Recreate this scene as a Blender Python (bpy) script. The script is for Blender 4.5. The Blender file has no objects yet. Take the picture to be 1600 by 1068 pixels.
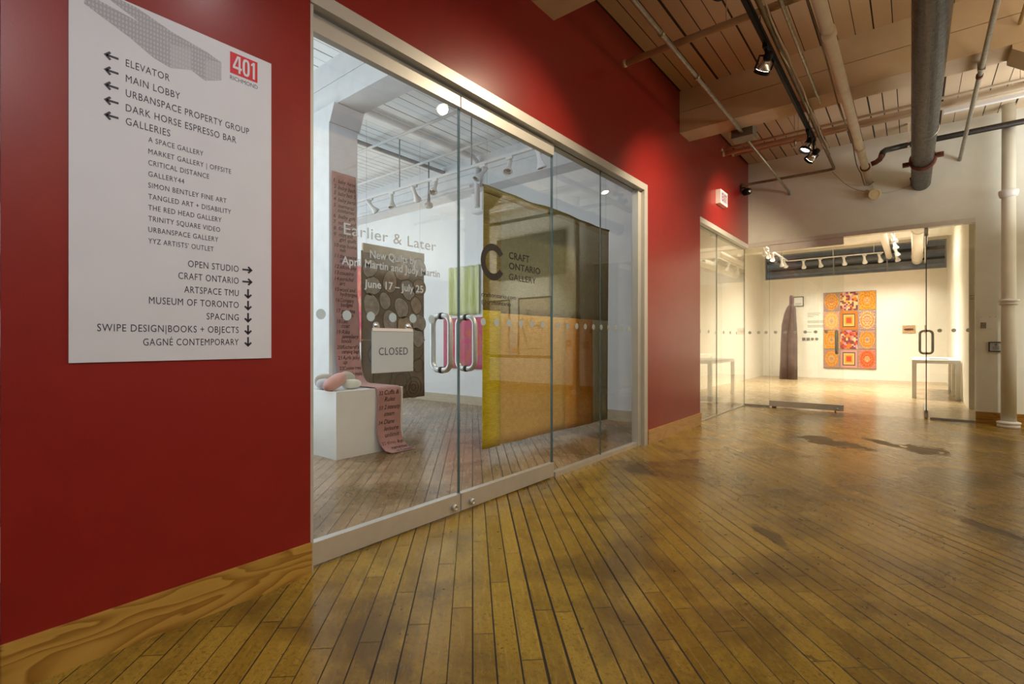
import bpy, bmesh, math, random
from mathutils import Vector, Matrix

random.seed(7)
S = bpy.context.scene
COL = S.collection

# ---------------------------------------------------------------- camera, world, exposure
cam_d = bpy.data.cameras.new('camera')
cam_d.sensor_width = 36.0
cam_d.lens = 775.0 / 1600.0 * 36.0
cam_d.clip_start = 0.05
cam_d.clip_end = 100
cam = bpy.data.objects.new('camera', cam_d)
cam.location = (0, 0, 1.1)
cam.rotation_euler = (math.radians(90), 0, math.radians(38.974))
COL.objects.link(cam)
S.camera = cam

S.view_settings.view_transform = 'Standard'
S.view_settings.look = 'None'
S.view_settings.gamma = 1.0
S.view_settings.exposure = 0.0
S.cycles.use_denoising = True
S.cycles.max_bounces = 10
S.cycles.diffuse_bounces = 5
S.cycles.glossy_bounces = 5
S.cycles.transparent_max_bounces = 32
S.cycles.sample_clamp_indirect = 4.0
S.cycles.caustics_reflective = False
S.cycles.caustics_refractive = False

world = bpy.data.worlds.new('world')
S.world = world
world.use_nodes = True
world.node_tree.nodes['Background'].inputs['Color'].default_value = (0.75, 0.88, 1.0, 1)
world.node_tree.nodes['Background'].inputs['Strength'].default_value = 0.6


def lamp(name, kind, loc, energy, color, aim=None, parent=None, **kw):
    d = bpy.data.lights.new(name, kind)
    d.energy = energy
    d.color = color
    for k, v in kw.items():
        setattr(d, k, v)
    o = bpy.data.objects.new(name, d)
    COL.objects.link(o)
    o.location = loc
    if aim is not None:
        v = Vector(aim) - Vector(loc)
        o.rotation_euler = v.to_track_quat('-Z', 'Y').to_euler()
    return o


WARM = (1.0, 0.80, 0.54)
WARM2 = (1.0, 0.89, 0.71)
COOL = (0.84, 0.93, 1.0)
# daylight coming into the near gallery through its west window
lamp('gallery_daylight', 'AREA', (-11.9, 1.8, 2.3), 170, COOL, aim=(-4, 2.6, 1.2), shape='RECTANGLE', size=5.5, size_y=2.6)
# soft fill lamps added to the near gallery, with no fixture behind them
lamp('gallery_top_fill', 'AREA', (-6.2, 0.6, 3.95), 85, COOL, shape='RECTANGLE', size=5.0, size_y=2.0)
lamp('gallery_front_fill', 'AREA', (-2.62, 2.4, 3.3), 22, COOL, aim=(-6.0, 2.4, 1.6), shape='RECTANGLE', size=4.6, size_y=0.5)  # hidden lamp added above the doors to brighten the quilt fronts
# upward fill lamp added at floor level, standing in for bounced daylight
lamp('gallery_floor_fill', 'AREA', (-8.4, 0.0, 0.06), 290, COOL, shape='RECTANGLE', size=5.0, size_y=4.0).rotation_euler = (math.pi, 0, 0)
lamp('far_gallery_fill', 'AREA', (-1.2, 14.0, 4.1), 300, WARM2, shape='RECTANGLE', size=2.6, size_y=1.8, spread=math.radians(115))  # fill lamp added under the ceiling, no such fixture in the room
# fill lamps added to the corridor without fixtures, one overhead and others facing up
lamp('corridor_top_fill', 'AREA', (1.0, -0.4, 3.8), 50, (0.95, 0.94, 1.0), aim=(-2.2, 0.9, 1.5), shape='RECTANGLE', size=2.0, size_y=1.4, spread=math.radians(115))
lamp('corridor_up_fill', 'AREA', (2.3, 2.5, 2.7), 135, (1.0, 0.79, 0.52), shape='RECTANGLE', size=2.4, size_y=6.0).rotation_euler = (math.pi, 0, 0)  # added lamp floating in mid-air to brighten the ceiling boards
lamp('poster_fill', 'SPOT', (2.5, 6.9, 3.5), 900, (1.0, 0.92, 0.78), aim=(2.65, 9.2, 1.45), spot_size=math.radians(66), spot_blend=1.0, shadow_soft_size=0.05)  # unseen spot added so the poster shows mirrored in the glass
lamp('corridor_end_fill', 'AREA', (2.8, 7.6, 2.5), 155, (1.0, 0.97, 0.92), shape='RECTANGLE', size=2.0, size_y=2.4).rotation_euler = (math.pi, 0, 0)  # added floating lamp that brightens the last bay and far wall


# ---------------------------------------------------------------- node helper
class G:
    def __init__(self, name):
        self.m = bpy.data.materials.new(name)
        self.m.use_nodes = True
        self.t = self.m.node_tree
        self.n = self.t.nodes
        self.bsdf = self.n['Principled BSDF']
        self.out = self.n['Material Output']

    def _in(self, sock, v):
        if v is None:
            return
        if hasattr(v, 'is_output'):
            self.t.links.new(v, sock)
        else:
            if sock.type == 'RGBA' and len(v) == 3:
                v = (*v, 1)
            sock.default_value = v

    def new(self, t, **props):
        nd = self.n.new(t)
        for k, v in props.items():
            setattr(nd, k, v)
        return nd

    def math(self, op, a, b=None, c=None, clamp=False):
        nd = self.new('ShaderNodeMath', operation=op, use_clamp=clamp)
        self._in(nd.inputs[0], a)
        self._in(nd.inputs[1], b)
        self._in(nd.inputs[2], c)
        return nd.outputs[0]

    def pos(self):
        return self.new('ShaderNodeNewGeometry').outputs['Position']

    def objc(self):
        return self.new('ShaderNodeTexCoord').outputs['Object']

    def gen(self):
        return self.new('ShaderNodeTexCoord').outputs['Generated']

    def xyz(self, v):
        nd = self.new('ShaderNodeSeparateXYZ')
        self._in(nd.inputs[0], v)
        return nd.outputs[0], nd.outputs[1], nd.outputs[2]

    def comb(self, x=0.0, y=0.0, z=0.0):
        nd = self.new('ShaderNodeCombineXYZ')
        for i, v in enumerate((x, y, z)):
            self._in(nd.inputs[i], v)
        return nd.outputs[0]

    def scale(self, v, s):
        nd = self.new('ShaderNodeVectorMath', operation='MULTIPLY')
        self._in(nd.inputs[0], v)
        self._in(nd.inputs[1], s)
        return nd.outputs[0]

    def noise(self, v, sc, detail=3.0, rough=0.5, dist=0.0):
        nd = self.new('ShaderNodeTexNoise')
        self._in(nd.inputs['Vector'], v)
        nd.inputs['Scale'].default_value = sc
        nd.inputs['Detail'].default_value = detail
        nd.inputs['Roughness'].default_value = rough
        nd.inputs['Distortion'].default_value = dist
        return nd.outputs['Fac']

    def voro(self, v, sc, out='Distance'):
        nd = self.new('ShaderNodeTexVoronoi')
        self._in(nd.inputs['Vector'], v)
        nd.inputs['Scale'].default_value = sc
        return nd.outputs[out]

    def white(self, v):
        nd = self.new('ShaderNodeTexWhiteNoise', noise_dimensions='3D')
        self._in(nd.inputs['Vector'], v)
        return nd.outputs['Value'], nd.outputs['Color']

    def ramp(self, f, stops, interp='LINEAR'):
        nd = self.new('ShaderNodeValToRGB')
        nd.color_ramp.interpolation = interp
        e = nd.color_ramp.elements
        while len(e) < len(stops):
            e.new(0.5)
        for el, (p, c) in zip(e, stops):
            el.position = p
            el.color = (*c, 1) if len(c) == 3 else c
        self._in(nd.inputs[0], f)
        return nd.outputs[0]

    def mr(self, f, a, b, c=0.0, d=1.0):
        nd = self.new('ShaderNodeMapRange')
        for i, v in enumerate((f, a, b, c, d)):
            self._in(nd.inputs[i], v)
        return nd.outputs[0]

    def mix(self, f, a, b, blend='MIX'):
        nd = self.new('ShaderNodeMix', data_type='RGBA', blend_type=blend)
        self._in(nd.inputs[0], f)
        self._in(nd.inputs[6], a)
        self._in(nd.inputs[7], b)
        return nd.outputs[2]

    def bump(self, h, strength=0.2, dist=0.01):
        nd = self.new('ShaderNodeBump')
        nd.inputs['Strength'].default_value = strength
        nd.inputs['Distance'].default_value = dist
        self._in(nd.inputs['Height'], h)
        self._in(self.bsdf.inputs['Normal'], nd.outputs[0])

    def set(self, **kw):
        names = dict(color='Base Color', rough='Roughness', metal='Metallic', emit='Emission Color',
                     estr='Emission Strength', alpha='Alpha', spec='Specular IOR Level', coat='Coat Weight',
                     coatr='Coat Roughness', sheen='Sheen Weight', trans='Transmission Weight')
        for k, v in kw.items():
            self._in(self.bsdf.inputs[names[k]], v)
        return self


M = {}


def simple(name, color, rough=0.5, metal=0.0, var=0.0, vs=6.0, bump=0.0, bs=80.0, **kw):
    """a plain material with slight procedural variation"""
    g = G(name)
    o = g.objc()
    if var:
        f = g.noise(o, vs, 4)
        lo = tuple(max(0, c * (1 - var)) for c in color)
        hi = tuple(min(1, c * (1 + var)) for c in color)
        g.set(color=g.ramp(f, [(0.3, lo), (0.7, hi)]))
    else:
        g.set(color=color)
    g.set(rough=rough, metal=metal, **kw)
    if bump:
        g.bump(g.noise(o, bs, 2), bump, 0.004)
    M[name] = g.m
    return g.m


simple('red_paint', (0.225, 0.010, 0.009), 0.40, var=0.05, bump=0.10, bs=160, spec=0.2, coat=0.65, coatr=0.25)
simple('white_paint', (0.72, 0.735, 0.67), 0.62, var=0.03, bump=0.05, bs=90)
simple('gallery_white', (0.80, 0.81, 0.82), 0.7, var=0.02)
simple('far_white', (0.84, 0.815, 0.75), 0.7, var=0.02)
simple('cream_paint', (0.62, 0.54, 0.42), 0.55, var=0.10, bump=0.1, bs=30)
simple('white_gloss', (0.75, 0.76, 0.76), 0.4, var=0.03)
simple('plaster', (0.66, 0.62, 0.55), 0.8, var=0.12, bump=0.5, bs=25)
simple('aluminium', (0.62, 0.60, 0.57), 0.42, 0.65, var=0.04, vs=20)
simple('aluminium_light', (0.56, 0.55, 0.52), 0.42, 0.4, var=0.03)
simple('brushed_steel', (0.60, 0.61, 0.60), 0.45, 0.9, var=0.05, vs=30)
simple('dark_metal', (0.005, 0.005, 0.0055), 0.6, 0.0, var=0.2, spec=0.2)
simple('rubber_black', (0.008, 0.008, 0.008), 0.6)
simple('dark_gap', (0.015, 0.012, 0.010), 0.8)
simple('vinyl_white', (0.52, 0.60, 0.65), 0.5)
simple('vinyl_black', (0.014, 0.010, 0.010), 0.55)
simple('vinyl_dark', (0.012, 0.011, 0.011), 0.55)
simple('sign_white', (0.60, 0.625, 0.68), 0.45, var=0.02)
simple('ink', (0.03, 0.03, 0.045), 0.5)
simple('ink_light', (0.09, 0.09, 0.11), 0.5)
simple('logo_red', (0.55, 0.015, 0.03), 0.45)
simple('paper', (0.47, 0.54, 0.57), 0.75, var=0.02)
simple('plexiglass_white', (0.82, 0.82, 0.80), 0.25)
simple('galvanised', (0.34, 0.32, 0.27), 0.42, 0.75, var=0.25, vs=25)
simple('rust', (0.13, 0.040, 0.022), 0.75, 0.2, var=0.35, vs=40, bump=0.3)
simple('iron_black', (0.030, 0.027, 0.024), 0.5, 0.5, var=0.3, vs=20)
simple('iron_grey', (0.16, 0.145, 0.12), 0.5, 0.2, var=0.1)
simple('beige_plastic', (0.55, 0.45, 0.25), 0.55, var=0.15)
simple('silver_lamp', (0.75, 0.75, 0.75), 0.2, 0.9)
simple('cable', (0.17, 0.125, 0.075), 0.6, var=0.3)
simple('cable_white', (0.55, 0.50, 0.42), 0.6)
simple('wall_timber', (0.70, 0.72, 0.74), 0.7, var=0.05, bump=0.15, bs=18)
simple('beam_paint', (0.58, 0.465, 0.335), 0.65, var=0.10, vs=3, bump=0.15, bs=18)
simple('grey_duct', (0.30, 0.31, 0.33), 0.5, 0.3, var=0.12)
simple('cloak', (0.105, 0.068, 0.062), 0.65, var=0.3, vs=5, bump=0.4, bs=20, sheen=0.3)
simple('dark_canvas', (0.045, 0.050, 0.040), 0.6, var=0.5, vs=4)
simple('poster_paper', (0.62, 0.55, 0.42), 0.7, var=0.03)
simple('wood_frame', (0.05, 0.035, 0.025), 0.4)
simple('leaflet_blue', (0.05, 0.08, 0.30), 0.5)
simple('leaflet_red', (0.50, 0.03, 0.02), 0.5)
simple('photo_grey', (0.20, 0.19, 0.18), 0.6, var=0.5, vs=40)
simple('pillow_pink', (0.55, 0.29, 0.26), 0.9, var=0.08, vs=12, bump=0.3, bs=60, sheen=0.3)
simple('pillow_ivory', (0.60, 0.61, 0.53), 0.9, var=0.06, vs=12, bump=0.3, bs=60, sheen=0.3)
simple('pillow_lilac', (0.48, 0.49, 0.54), 0.9, var=0.06, vs=12, bump=0.3, bs=60, sheen=0.3)
simple('pillow_sage', (0.44, 0.44, 0.38), 0.9, var=0.06, vs=12, bump=0.3, bs=60, sheen=0.3)
simple('pillow_tan', (0.46, 0.42, 0.36), 0.9, var=0.06, vs=12, bump=0.3, bs=60, sheen=0.3)
simple('banner_cloth', (0.40, 0.205, 0.20), 0.9, var=0.10, vs=9, bump=0.5, bs=90, sheen=0.2)
simple('stitch', (0.030, 0.010, 0.014), 0.9)
simple('brown_felt', (0.25, 0.195, 0.145), 0.95, var=0.18, vs=7, bump=0.5, bs=60)
simple('patch_brown', (0.38, 0.275, 0.185), 0.95, var=0.25, vs=14, bump=0.5, bs=60)
simple('patch_grey', (0.38, 0.315, 0.25), 0.95, var=0.25, vs=14, bump=0.5, bs=60)
simple('patch_tan', (0.45, 0.32, 0.19), 0.95, var=0.25, vs=14, bump=0.5, bs=60)
simple('header_tan', (0.42, 0.33, 0.21), 0.95, var=0.12, bump=0.4, bs=60)
simple('thread_dark', (0.065, 0.046, 0.036), 0.9)


def emit_mat(name, color, strength):
    g = G(name)
    g.set(color=(0.02, 0.02, 0.02), emit=color, estr=strength)
    M[name] = g.m


emit_mat('lit_lens', (1.0, 0.90, 0.72), 14.0)
emit_mat('lit_lens_white', (1.0, 0.93, 0.80), 8.0)


def glass_mat(name, tint, extra):
    g = G(name)
    lw = g.new('ShaderNodeLayerWeight')
    lw.inputs['Blend'].default_value = 0.5
    f = g.math('POWER', lw.outputs['Facing'], 5.0)
    f = g.math('MULTIPLY_ADD', f, 0.96 - extra, extra, clamp=True)
    tr = g.new('ShaderNodeBsdfTransparent')
    tr.inputs[0].default_value = (*tint, 1)
    gl = g.new('ShaderNodeBsdfGlossy')
    gl.inputs['Color'].default_value = (1, 1, 1, 1)
    gl.inputs['Roughness'].default_value = 0.0
    mx = g.new('ShaderNodeMixShader')
    g.t.links.new(f, mx.inputs[0])
    g.t.links.new(tr.outputs[0], mx.inputs[1])
    g.t.links.new(gl.outputs[0], mx.inputs[2])
    g.t.links.new(mx.outputs[0], g.out.inputs['Surface'])
    M[name] = g.m


glass_mat('glass', (0.965, 0.985, 0.978), 0.045)
simple('glass_edge', (0.06, 0.11, 0.10), 0.2, spec=0.6)


def frosted_mat():
    g = G('frosted_vinyl')
    df = g.new('ShaderNodeBsdfDiffuse')
    df.inputs[0].default_value = (0.50, 0.57, 0.57, 1)
    tl = g.new('ShaderNodeBsdfTranslucent')
    tl.inputs[0].default_value = (0.70, 0.72, 0.68, 1)
    tr = g.new('ShaderNodeBsdfTransparent')
    a = g.new('ShaderNodeMixShader')
    a.inputs[0].default_value = 0.5
    g.t.links.new(df.outputs[0], a.inputs[1])
    g.t.links.new(tl.outputs[0], a.inputs[2])
    b = g.new('ShaderNodeMixShader')
    b.inputs[0].default_value = 0.30
    g.t.links.new(a.outputs[0], b.inputs[1])
    g.t.links.new(tr.outputs[0], b.inputs[2])
    g.t.links.new(b.outputs[0], g.out.inputs['Surface'])
    M['frosted_vinyl'] = g.m


frosted_mat()


def floor_mat():
    g = G('hardwood')
    p = g.pos()
    px, py, pz = g.xyz(p)
    A = (-0.689, 0.725)
    B = (0.725, 0.689)
    s = g.math('ADD', g.math('MULTIPLY', px, B[0] / 0.083), g.math('MULTIPLY', py, B[1] / 0.083))
    idx = g.math('FLOOR', s)
    fs = g.math('FRACT', s)
    r1, _ = g.white(g.comb(idx, 3.1, 0.0))
    al = g.math('ADD', g.math('MULTIPLY', px, A[0]), g.math('MULTIPLY', py, A[1]))
    t = g.math('ADD', g.math('MULTIPLY', al, 1.15), g.math('MULTIPLY', r1, 9.0))
    bi = g.math('FLOOR', t)
    ft = g.math('FRACT', t)
    rb, rbc = g.white(g.comb(idx, bi, 1.7))
    # gaps
    es = g.math('MINIMUM', fs, g.math('SUBTRACT', 1.0, fs))
    gw = g.math('MULTIPLY_ADD', g.math('POWER', r1, 4.0), 0.050, 0.014)
    gs = g.math('SUBTRACT', 1.0, g.mr(es, gw, g.math('ADD', gw, 0.018)))
    ee = g.math('MINIMUM', ft, g.math('SUBTRACT', 1.0, ft))
    ge = g.math('SUBTRACT', 1.0, g.mr(ee, 0.0014, 0.0034))
    gap = g.math('MAXIMUM', gs, g.math('MULTIPLY', ge, 0.85))
    # grain along the boards
    gv = g.comb(g.math('MULTIPLY', s, 1.4), g.math('MULTIPLY', al, 1.6), g.math('MULTIPLY', rb, 20.0))
    grain = g.noise(gv, 3.2, 7, 0.68, 0.6)
    fine = g.noise(g.scale(p, (1, 1, 0)), 55.0, 4, 0.7)
    tone = g.math('ADD', g.math('MULTIPLY', rb, 0.35), g.math('MULTIPLY', grain, 0.75))
    base = g.ramp(tone, [(0.10, (0.165, 0.100, 0.012)), (0.42, (0.295, 0.188, 0.024)), (0.68, (0.375, 0.248, 0.036)), (1.0, (0.43, 0.295, 0.055))])
    # the gallery floor is paler, unvarnished maple
    pale = g.ramp(tone, [(0.12, (0.195, 0.118, 0.062)), (0.42, (0.30, 0.195, 0.110)), (0.68, (0.37, 0.25, 0.150)), (0.95, (0.43, 0.30, 0.190))])
    inside = g.mr(px, -2.33, -2.27, 1.0, 0.0)
    past = g.mr(py, 9.2, 9.3)
    mid = g.ramp(tone, [(0.12, (0.36, 0.255, 0.135)), (0.42, (0.47, 0.35, 0.20)), (0.68, (0.54, 0.415, 0.25)), (0.95, (0.60, 0.47, 0.30))])
    c = g.mix(past, g.mix(inside, base, pale), mid)
    # worn, dirty clouds
    cloud = g.noise(g.scale(p, (1, 1, 0)), 1.5, 5, 0.65, 0.5)
    c = g.mix(g.math('MULTIPLY', g.mr(cloud, 0.46, 0.62, 0.0, 0.72), g.math('MULTIPLY_ADD', past, -0.8, 1.0)), c, (0.085, 0.049, 0.012))
    c = g.mix(g.mr(fine, 0.52, 0.66, 0.0, 0.58), c, (0.085, 0.048, 0.014))
    vf = g.noise(g.scale(p, (1, 1, 0)), 150.0, 3, 0.7)
    c = g.mix(g.mr(vf, 0.50, 0.62, 0.0, 0.35), c, (0.110, 0.064, 0.018))
    # specks and dents
    jit = g.noise(g.scale(p, (1, 1, 0)), 45.0, 3, 0.7)
    sp = g.math('ADD', g.voro(g.scale(p, (1, 1, 0)), 15.0), g.math('MULTIPLY', g.math('SUBTRACT', jit, 0.5), 0.55))
    spn = g.noise(g.scale(p, (1, 1, 0)), 6.0, 2)
    spk = g.math('MULTIPLY', g.math('LESS_THAN', sp, 0.06), g.math('GREATER_THAN', spn, 0.42))
    scr = g.noise(g.scale(p, (1, 1, 0)), 4.2, 2, 0.5, 2.2)
    scr = g.math('ABSOLUTE', g.math('SUBTRACT', scr, 0.5))
    scm = g.math('GREATER_THAN', g.noise(g.scale(p, (1, 1, 0)), 2.6, 2), 0.56)
    spk = g.math('MAXIMUM', spk, g.math('MULTIPLY', g.math('MULTIPLY', g.math('LESS_THAN', scr, 0.0035), scm), 0.75))
    c = g.mix(g.math('MULTIPLY', spk, 0.8), c, (0.020, 0.014, 0.010))
    # grey worn streaks along single boards
    st = g.noise(g.comb(g.math('MULTIPLY', s, 1.7), g.math('MULTIPLY', al, 0.8), 4.0), 1.0, 4, 0.6)
    c = g.mix(g.math('MULTIPLY', g.mr(st, 0.66, 0.74, 0.0, 0.5), g.math('SUBTRACT', 1.0, inside)), c, (0.085, 0.070, 0.048))
    # bare grey patches worn through the varnish
    dn = g.noise(g.scale(p, (1, 1, 0)), 5.0, 5, 0.7)
    tot = None
    for (x, y, rx, ry, ang) in [(-1.84, 4.02, 0.20, 0.11, 0.75), (-0.72, 6.45, 0.42, 0.20, 0.9), (0.09, 6.58, 0.26, 0.20, 0.2),
                                (-0.62, 3.10, 0.16, 0.05, 0.75), (-0.25, 6.75, 0.35, 0.08, 0.75), (0.40, 4.0, 0.30, 0.05, 0.78), (0.95, 5.6, 0.5, 0.08, 0.75)]:
        dx = g.math('SUBTRACT', px, x)
        dy = g.math('SUBTRACT', py, y)
        ca, sa = math.cos(ang + math.pi / 2), math.sin(ang + math.pi / 2)
        u = g.math('ADD', g.math('MULTIPLY', dx, ca / rx), g.math('MULTIPLY', dy, sa / rx))
        v = g.math('ADD', g.math('MULTIPLY', dx, -sa / ry), g.math('MULTIPLY', dy, ca / ry))
        q = g.math('SQRT', g.math('ADD', g.math('MULTIPLY', u, u), g.math('MULTIPLY', v, v)))
        q = g.math('ADD', q, g.math('MULTIPLY', g.math('SUBTRACT', dn, 0.5), 3.2))
        q = g.mr(q, 0.75, 1.0, 1.0, 0.0)
        tot = q if tot is None else g.math('MAXIMUM', tot, q)
    c = g.mix(g.math('MULTIPLY', tot, 0.72), c, (0.075, 0.055, 0.036))
    gapc = g.mix(inside, (0.007, 0.0045, 0.0025), (0.022, 0.013, 0.008))
    c = g.mix(g.math('MULTIPLY', gap, 0.96), c, gapc)
    rough = g.mr(grain, 0.3, 0.7, 0.17, 0.31)
    rough = g.math('ADD', rough, g.math('MULTIPLY', tot, 0.25))
    rough = g.math('ADD', rough, g.math('MULTIPLY', gap, 0.3), clamp=True)
    g.set(color=c, rough=rough, spec=0.42)
    h = g.math('ADD', g.math('MULTIPLY', gap, -1.0), g.math('MULTIPLY', grain, 0.14))
    g.bump(h, 0.25, 0.004)
    M['hardwood'] = g.m


floor_mat()


def ceiling_mat(name, col, gapcol, x0, gapw, var=0.10):
    g = G(name)
    p = g.pos()
    px, py, pz = g.xyz(p)
    s = g.math('DIVIDE', g.math('SUBTRACT', px, x0), 0.147)
    idx = g.math('FLOOR', g.math('ADD', s, 0.5))
    ds = g.math('ABSOLUTE', g.math('SUBTRACT', s, idx))
    r, _ = g.white(g.comb(idx, g.math('FLOOR', g.math('DIVIDE', py, 3.06)), 0.0))
    w = g.math('MULTIPLY_ADD', g.math('POWER', r, 2.0), gapw, gapw * 0.30)
    gap = g.math('SUBTRACT', 1.0, g.mr(ds, g.math('MULTIPLY', w, 0.8), w))
    ri, _ = g.white(g.comb(g.math('FLOOR', s), 5.0, 2.0))
    n = g.noise(g.scale(p, (7.0, 0.6, 1)), 1.5, 4)
    tone = g.math('ADD', g.math('MULTIPLY', ri, 0.5), g.math('MULTIPLY', n, 0.5))
    c = g.ramp(tone, [(0.2, tuple(v * (1 - var) for v in col)), (0.8, tuple(min(1, v * (1 + var)) for v in col))])
    c = g.mix(gap, c, gapcol)
    g.set(color=c, rough=0.65)
    g.bump(g.math('MULTIPLY', gap, -1.0), 0.4, 0.01)
    M[name] = g.m


ceiling_mat('ceiling_tan', (0.60, 0.475, 0.33), (0.014, 0.009, 0.006), -2.065, 0.075)
ceiling_mat('ceiling_white', (0.83, 0.86, 0.87), (0.22, 0.24, 0.25), -2.065, 0.060, 0.04)
ceiling_mat('ceiling_cream', (0.70, 0.63, 0.50), (0.12, 0.10, 0.07), -2.065, 0.060, 0.05)


def pine_mat(name, dark, light, axis):
    g = G(name)
    p = g.pos()
    px, py, pz = g.xyz(p)
    a = py if axis == 'y' else px
    v = g.comb(g.math('MULTIPLY', a, 1.5), g.math('MULTIPLY', pz, 6.5), 0.3)
    n = g.noise(v, 1.0, 3, 0.45, 0.35)
    w = g.math('FRACT', g.math('MULTIPLY', n, 9.0))
    w = g.ramp(w, [(0.0, (0, 0, 0)), (0.45, (0.25, 0.25, 0.25)), (0.9, (1, 1, 1)), (1.0, (0, 0, 0))])
    fib = g.noise(g.comb(g.math('MULTIPLY', a, 4.0), g.math('MULTIPLY', pz, 140.0), 0.0), 1.0, 3)
    c = g.mix(w, light, dark)
    c = g.mix(g.math('MULTIPLY', fib, 0.25), c, tuple(d * 0.8 for d in dark))
    g.set(color=c, rough=0.45)
    M[name] = g.m


pine_mat('pine', (0.26, 0.125, 0.016), (0.50, 0.30, 0.060), 'y')
pine_mat('pine_pale', (0.42, 0.25, 0.10), (0.52, 0.34, 0.15), 'y')
pine_mat('pine_far', (0.22, 0.095, 0.012), (0.40, 0.22, 0.035), 'x')
pine_mat('pine_gallery', (0.50, 0.42, 0.30), (0.58, 0.50, 0.38), 'x')


def steel_pipe_mat():
    g = G('steel_pipe')
    p = g.pos()
    n = g.noise(g.scale(p, (14, 0.7, 14)), 1.2, 6, 0.65)
    n2 = g.noise(g.scale(p, (9, 9, 9)), 3.0, 5, 0.7)
    c = g.ramp(n, [(0.35, (0.009, 0.007, 0.006)), (0.6, (0.026, 0.021, 0.017)), (0.75, (0.11, 0.08, 0.05))])
    g.set(color=c, rough=g.mr(n2, 0.3, 0.7, 0.22, 0.5), metal=0.6)
    M['steel_pipe'] = g.m


steel_pipe_mat()


# ---------------------------------------------------------------- mesh helpers
def bm_new():
    return bmesh.new()


def bx(bm, x0, x1, y0, y1, z0, z1, mi=0):
    vs = [bm.verts.new((x, y, z)) for x in (x0, x1) for y in (y0, y1) for z in (z0, z1)]
    idx = [(0, 1, 3, 2), (4, 6, 7, 5), (0, 4, 5, 1), (2, 3, 7, 6), (0, 2, 6, 4), (1, 5, 7, 3)]
    fs = []
    for q in idx:
        f = bm.faces.new([vs[i] for i in q])
        f.material_index = mi
        fs.append(f)
    return fs


def bevel(bm, w, seg=2):
    es = [e for e in bm.edges if len(e.link_faces) == 2 and e.calc_face_angle(0) > 0.6]
    bmesh.ops.bevel(bm, geom=es, offset=w, segments=seg, affect='EDGES', profile=0.5)


def frame_axes(d):
    d = Vector(d).normalized()
    up = Vector((0, 0, 1)) if abs(d.z) < 0.95 else Vector((1, 0, 0))
    a = d.cross(up).normalized()
    b = d.cross(a).normalized()
    return a, b


def tube(bm, pts, r, seg=12, closed=False, caps=True, mi=0):
    pts = [Vector(p) for p in pts]
    n = len(pts)
    rs = r if isinstance(r, (list, tuple)) else [r] * n
    rings = []
    a = None
    for i in range(n):
        if closed:
            d = pts[(i + 1) % n] - pts[i - 1]
        else:
            d = (pts[min(i + 1, n - 1)] - pts[max(i - 1, 0)])
        d.normalize()
        if a is None:
            a, b = frame_axes(d)
        else:
            a = (a - d * a.dot(d))
            if a.length < 1e-5:
                a, b = frame_axes(d)
            a.normalize()
            b = d.cross(a).normalized()
        rings.append([bm.verts.new(pts[i] + (a * math.cos(k * 2 * math.pi / seg) + b * math.sin(k * 2 * math.pi / seg)) * rs[i]) for k in range(seg)])
    m = n if closed else n - 1
    for i in range(m):
        r0, r1 = rings[i], rings[(i + 1) % n]
        for k in range(seg):
            f = bm.faces.new((r0[k], r0[(k + 1) % seg], r1[(k + 1) % seg], r1[k]))
            f.smooth = True
            f.material_index = mi
    if caps and not closed:
        bm.faces.new(rings[0][::-1]).material_index = mi
        bm.faces.new(rings[-1]).material_index = mi
    bmesh.ops.recalc_face_normals(bm, faces=bm.faces)


def lathe(bm, origin, axis, prof, seg=24, mi=0, cap=True):
    """prof: list of (distance along the axis, radius)"""
    o = Vector(origin)
    d = Vector(axis).normalized()
    a, b = frame_axes(d)
    rings = []
    for (h, r) in prof:
        rings.append([bm.verts.new(o + d * h + (a * math.cos(k * 2 * math.pi / seg) + b * math.sin(k * 2 * math.pi / seg)) * max(r, 1e-4)) for k in range(seg)])
    for r0, r1 in zip(rings, rings[1:]):
        for k in range(seg):
            f = bm.faces.new((r0[k], r0[(k + 1) % seg], r1[(k + 1) % seg], r1[k]))
            f.material_index = mi
            f.smooth = True
    if cap:
        bm.faces.new(rings[0][::-1]).material_index = mi
        bm.faces.new(rings[-1]).material_index = mi
    bmesh.ops.recalc_face_normals(bm, faces=bm.faces)


def prism(bm, pts, off, mi=0):
    """a flat polygon (3-D points) given thickness by the vector off"""
    off = Vector(off)
    lo = [bm.verts.new(Vector(p)) for p in pts]
    hi = [bm.verts.new(Vector(p) + off) for p in pts]
    n = len(pts)
    bm.faces.new(lo[::-1]).material_index = mi
    bm.faces.new(hi).material_index = mi
    for i in range(n):
        bm.faces.new((lo[i], lo[(i + 1) % n], hi[(i + 1) % n], hi[i])).material_index = mi
    bmesh.ops.recalc_face_normals(bm, faces=bm.faces)


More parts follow.
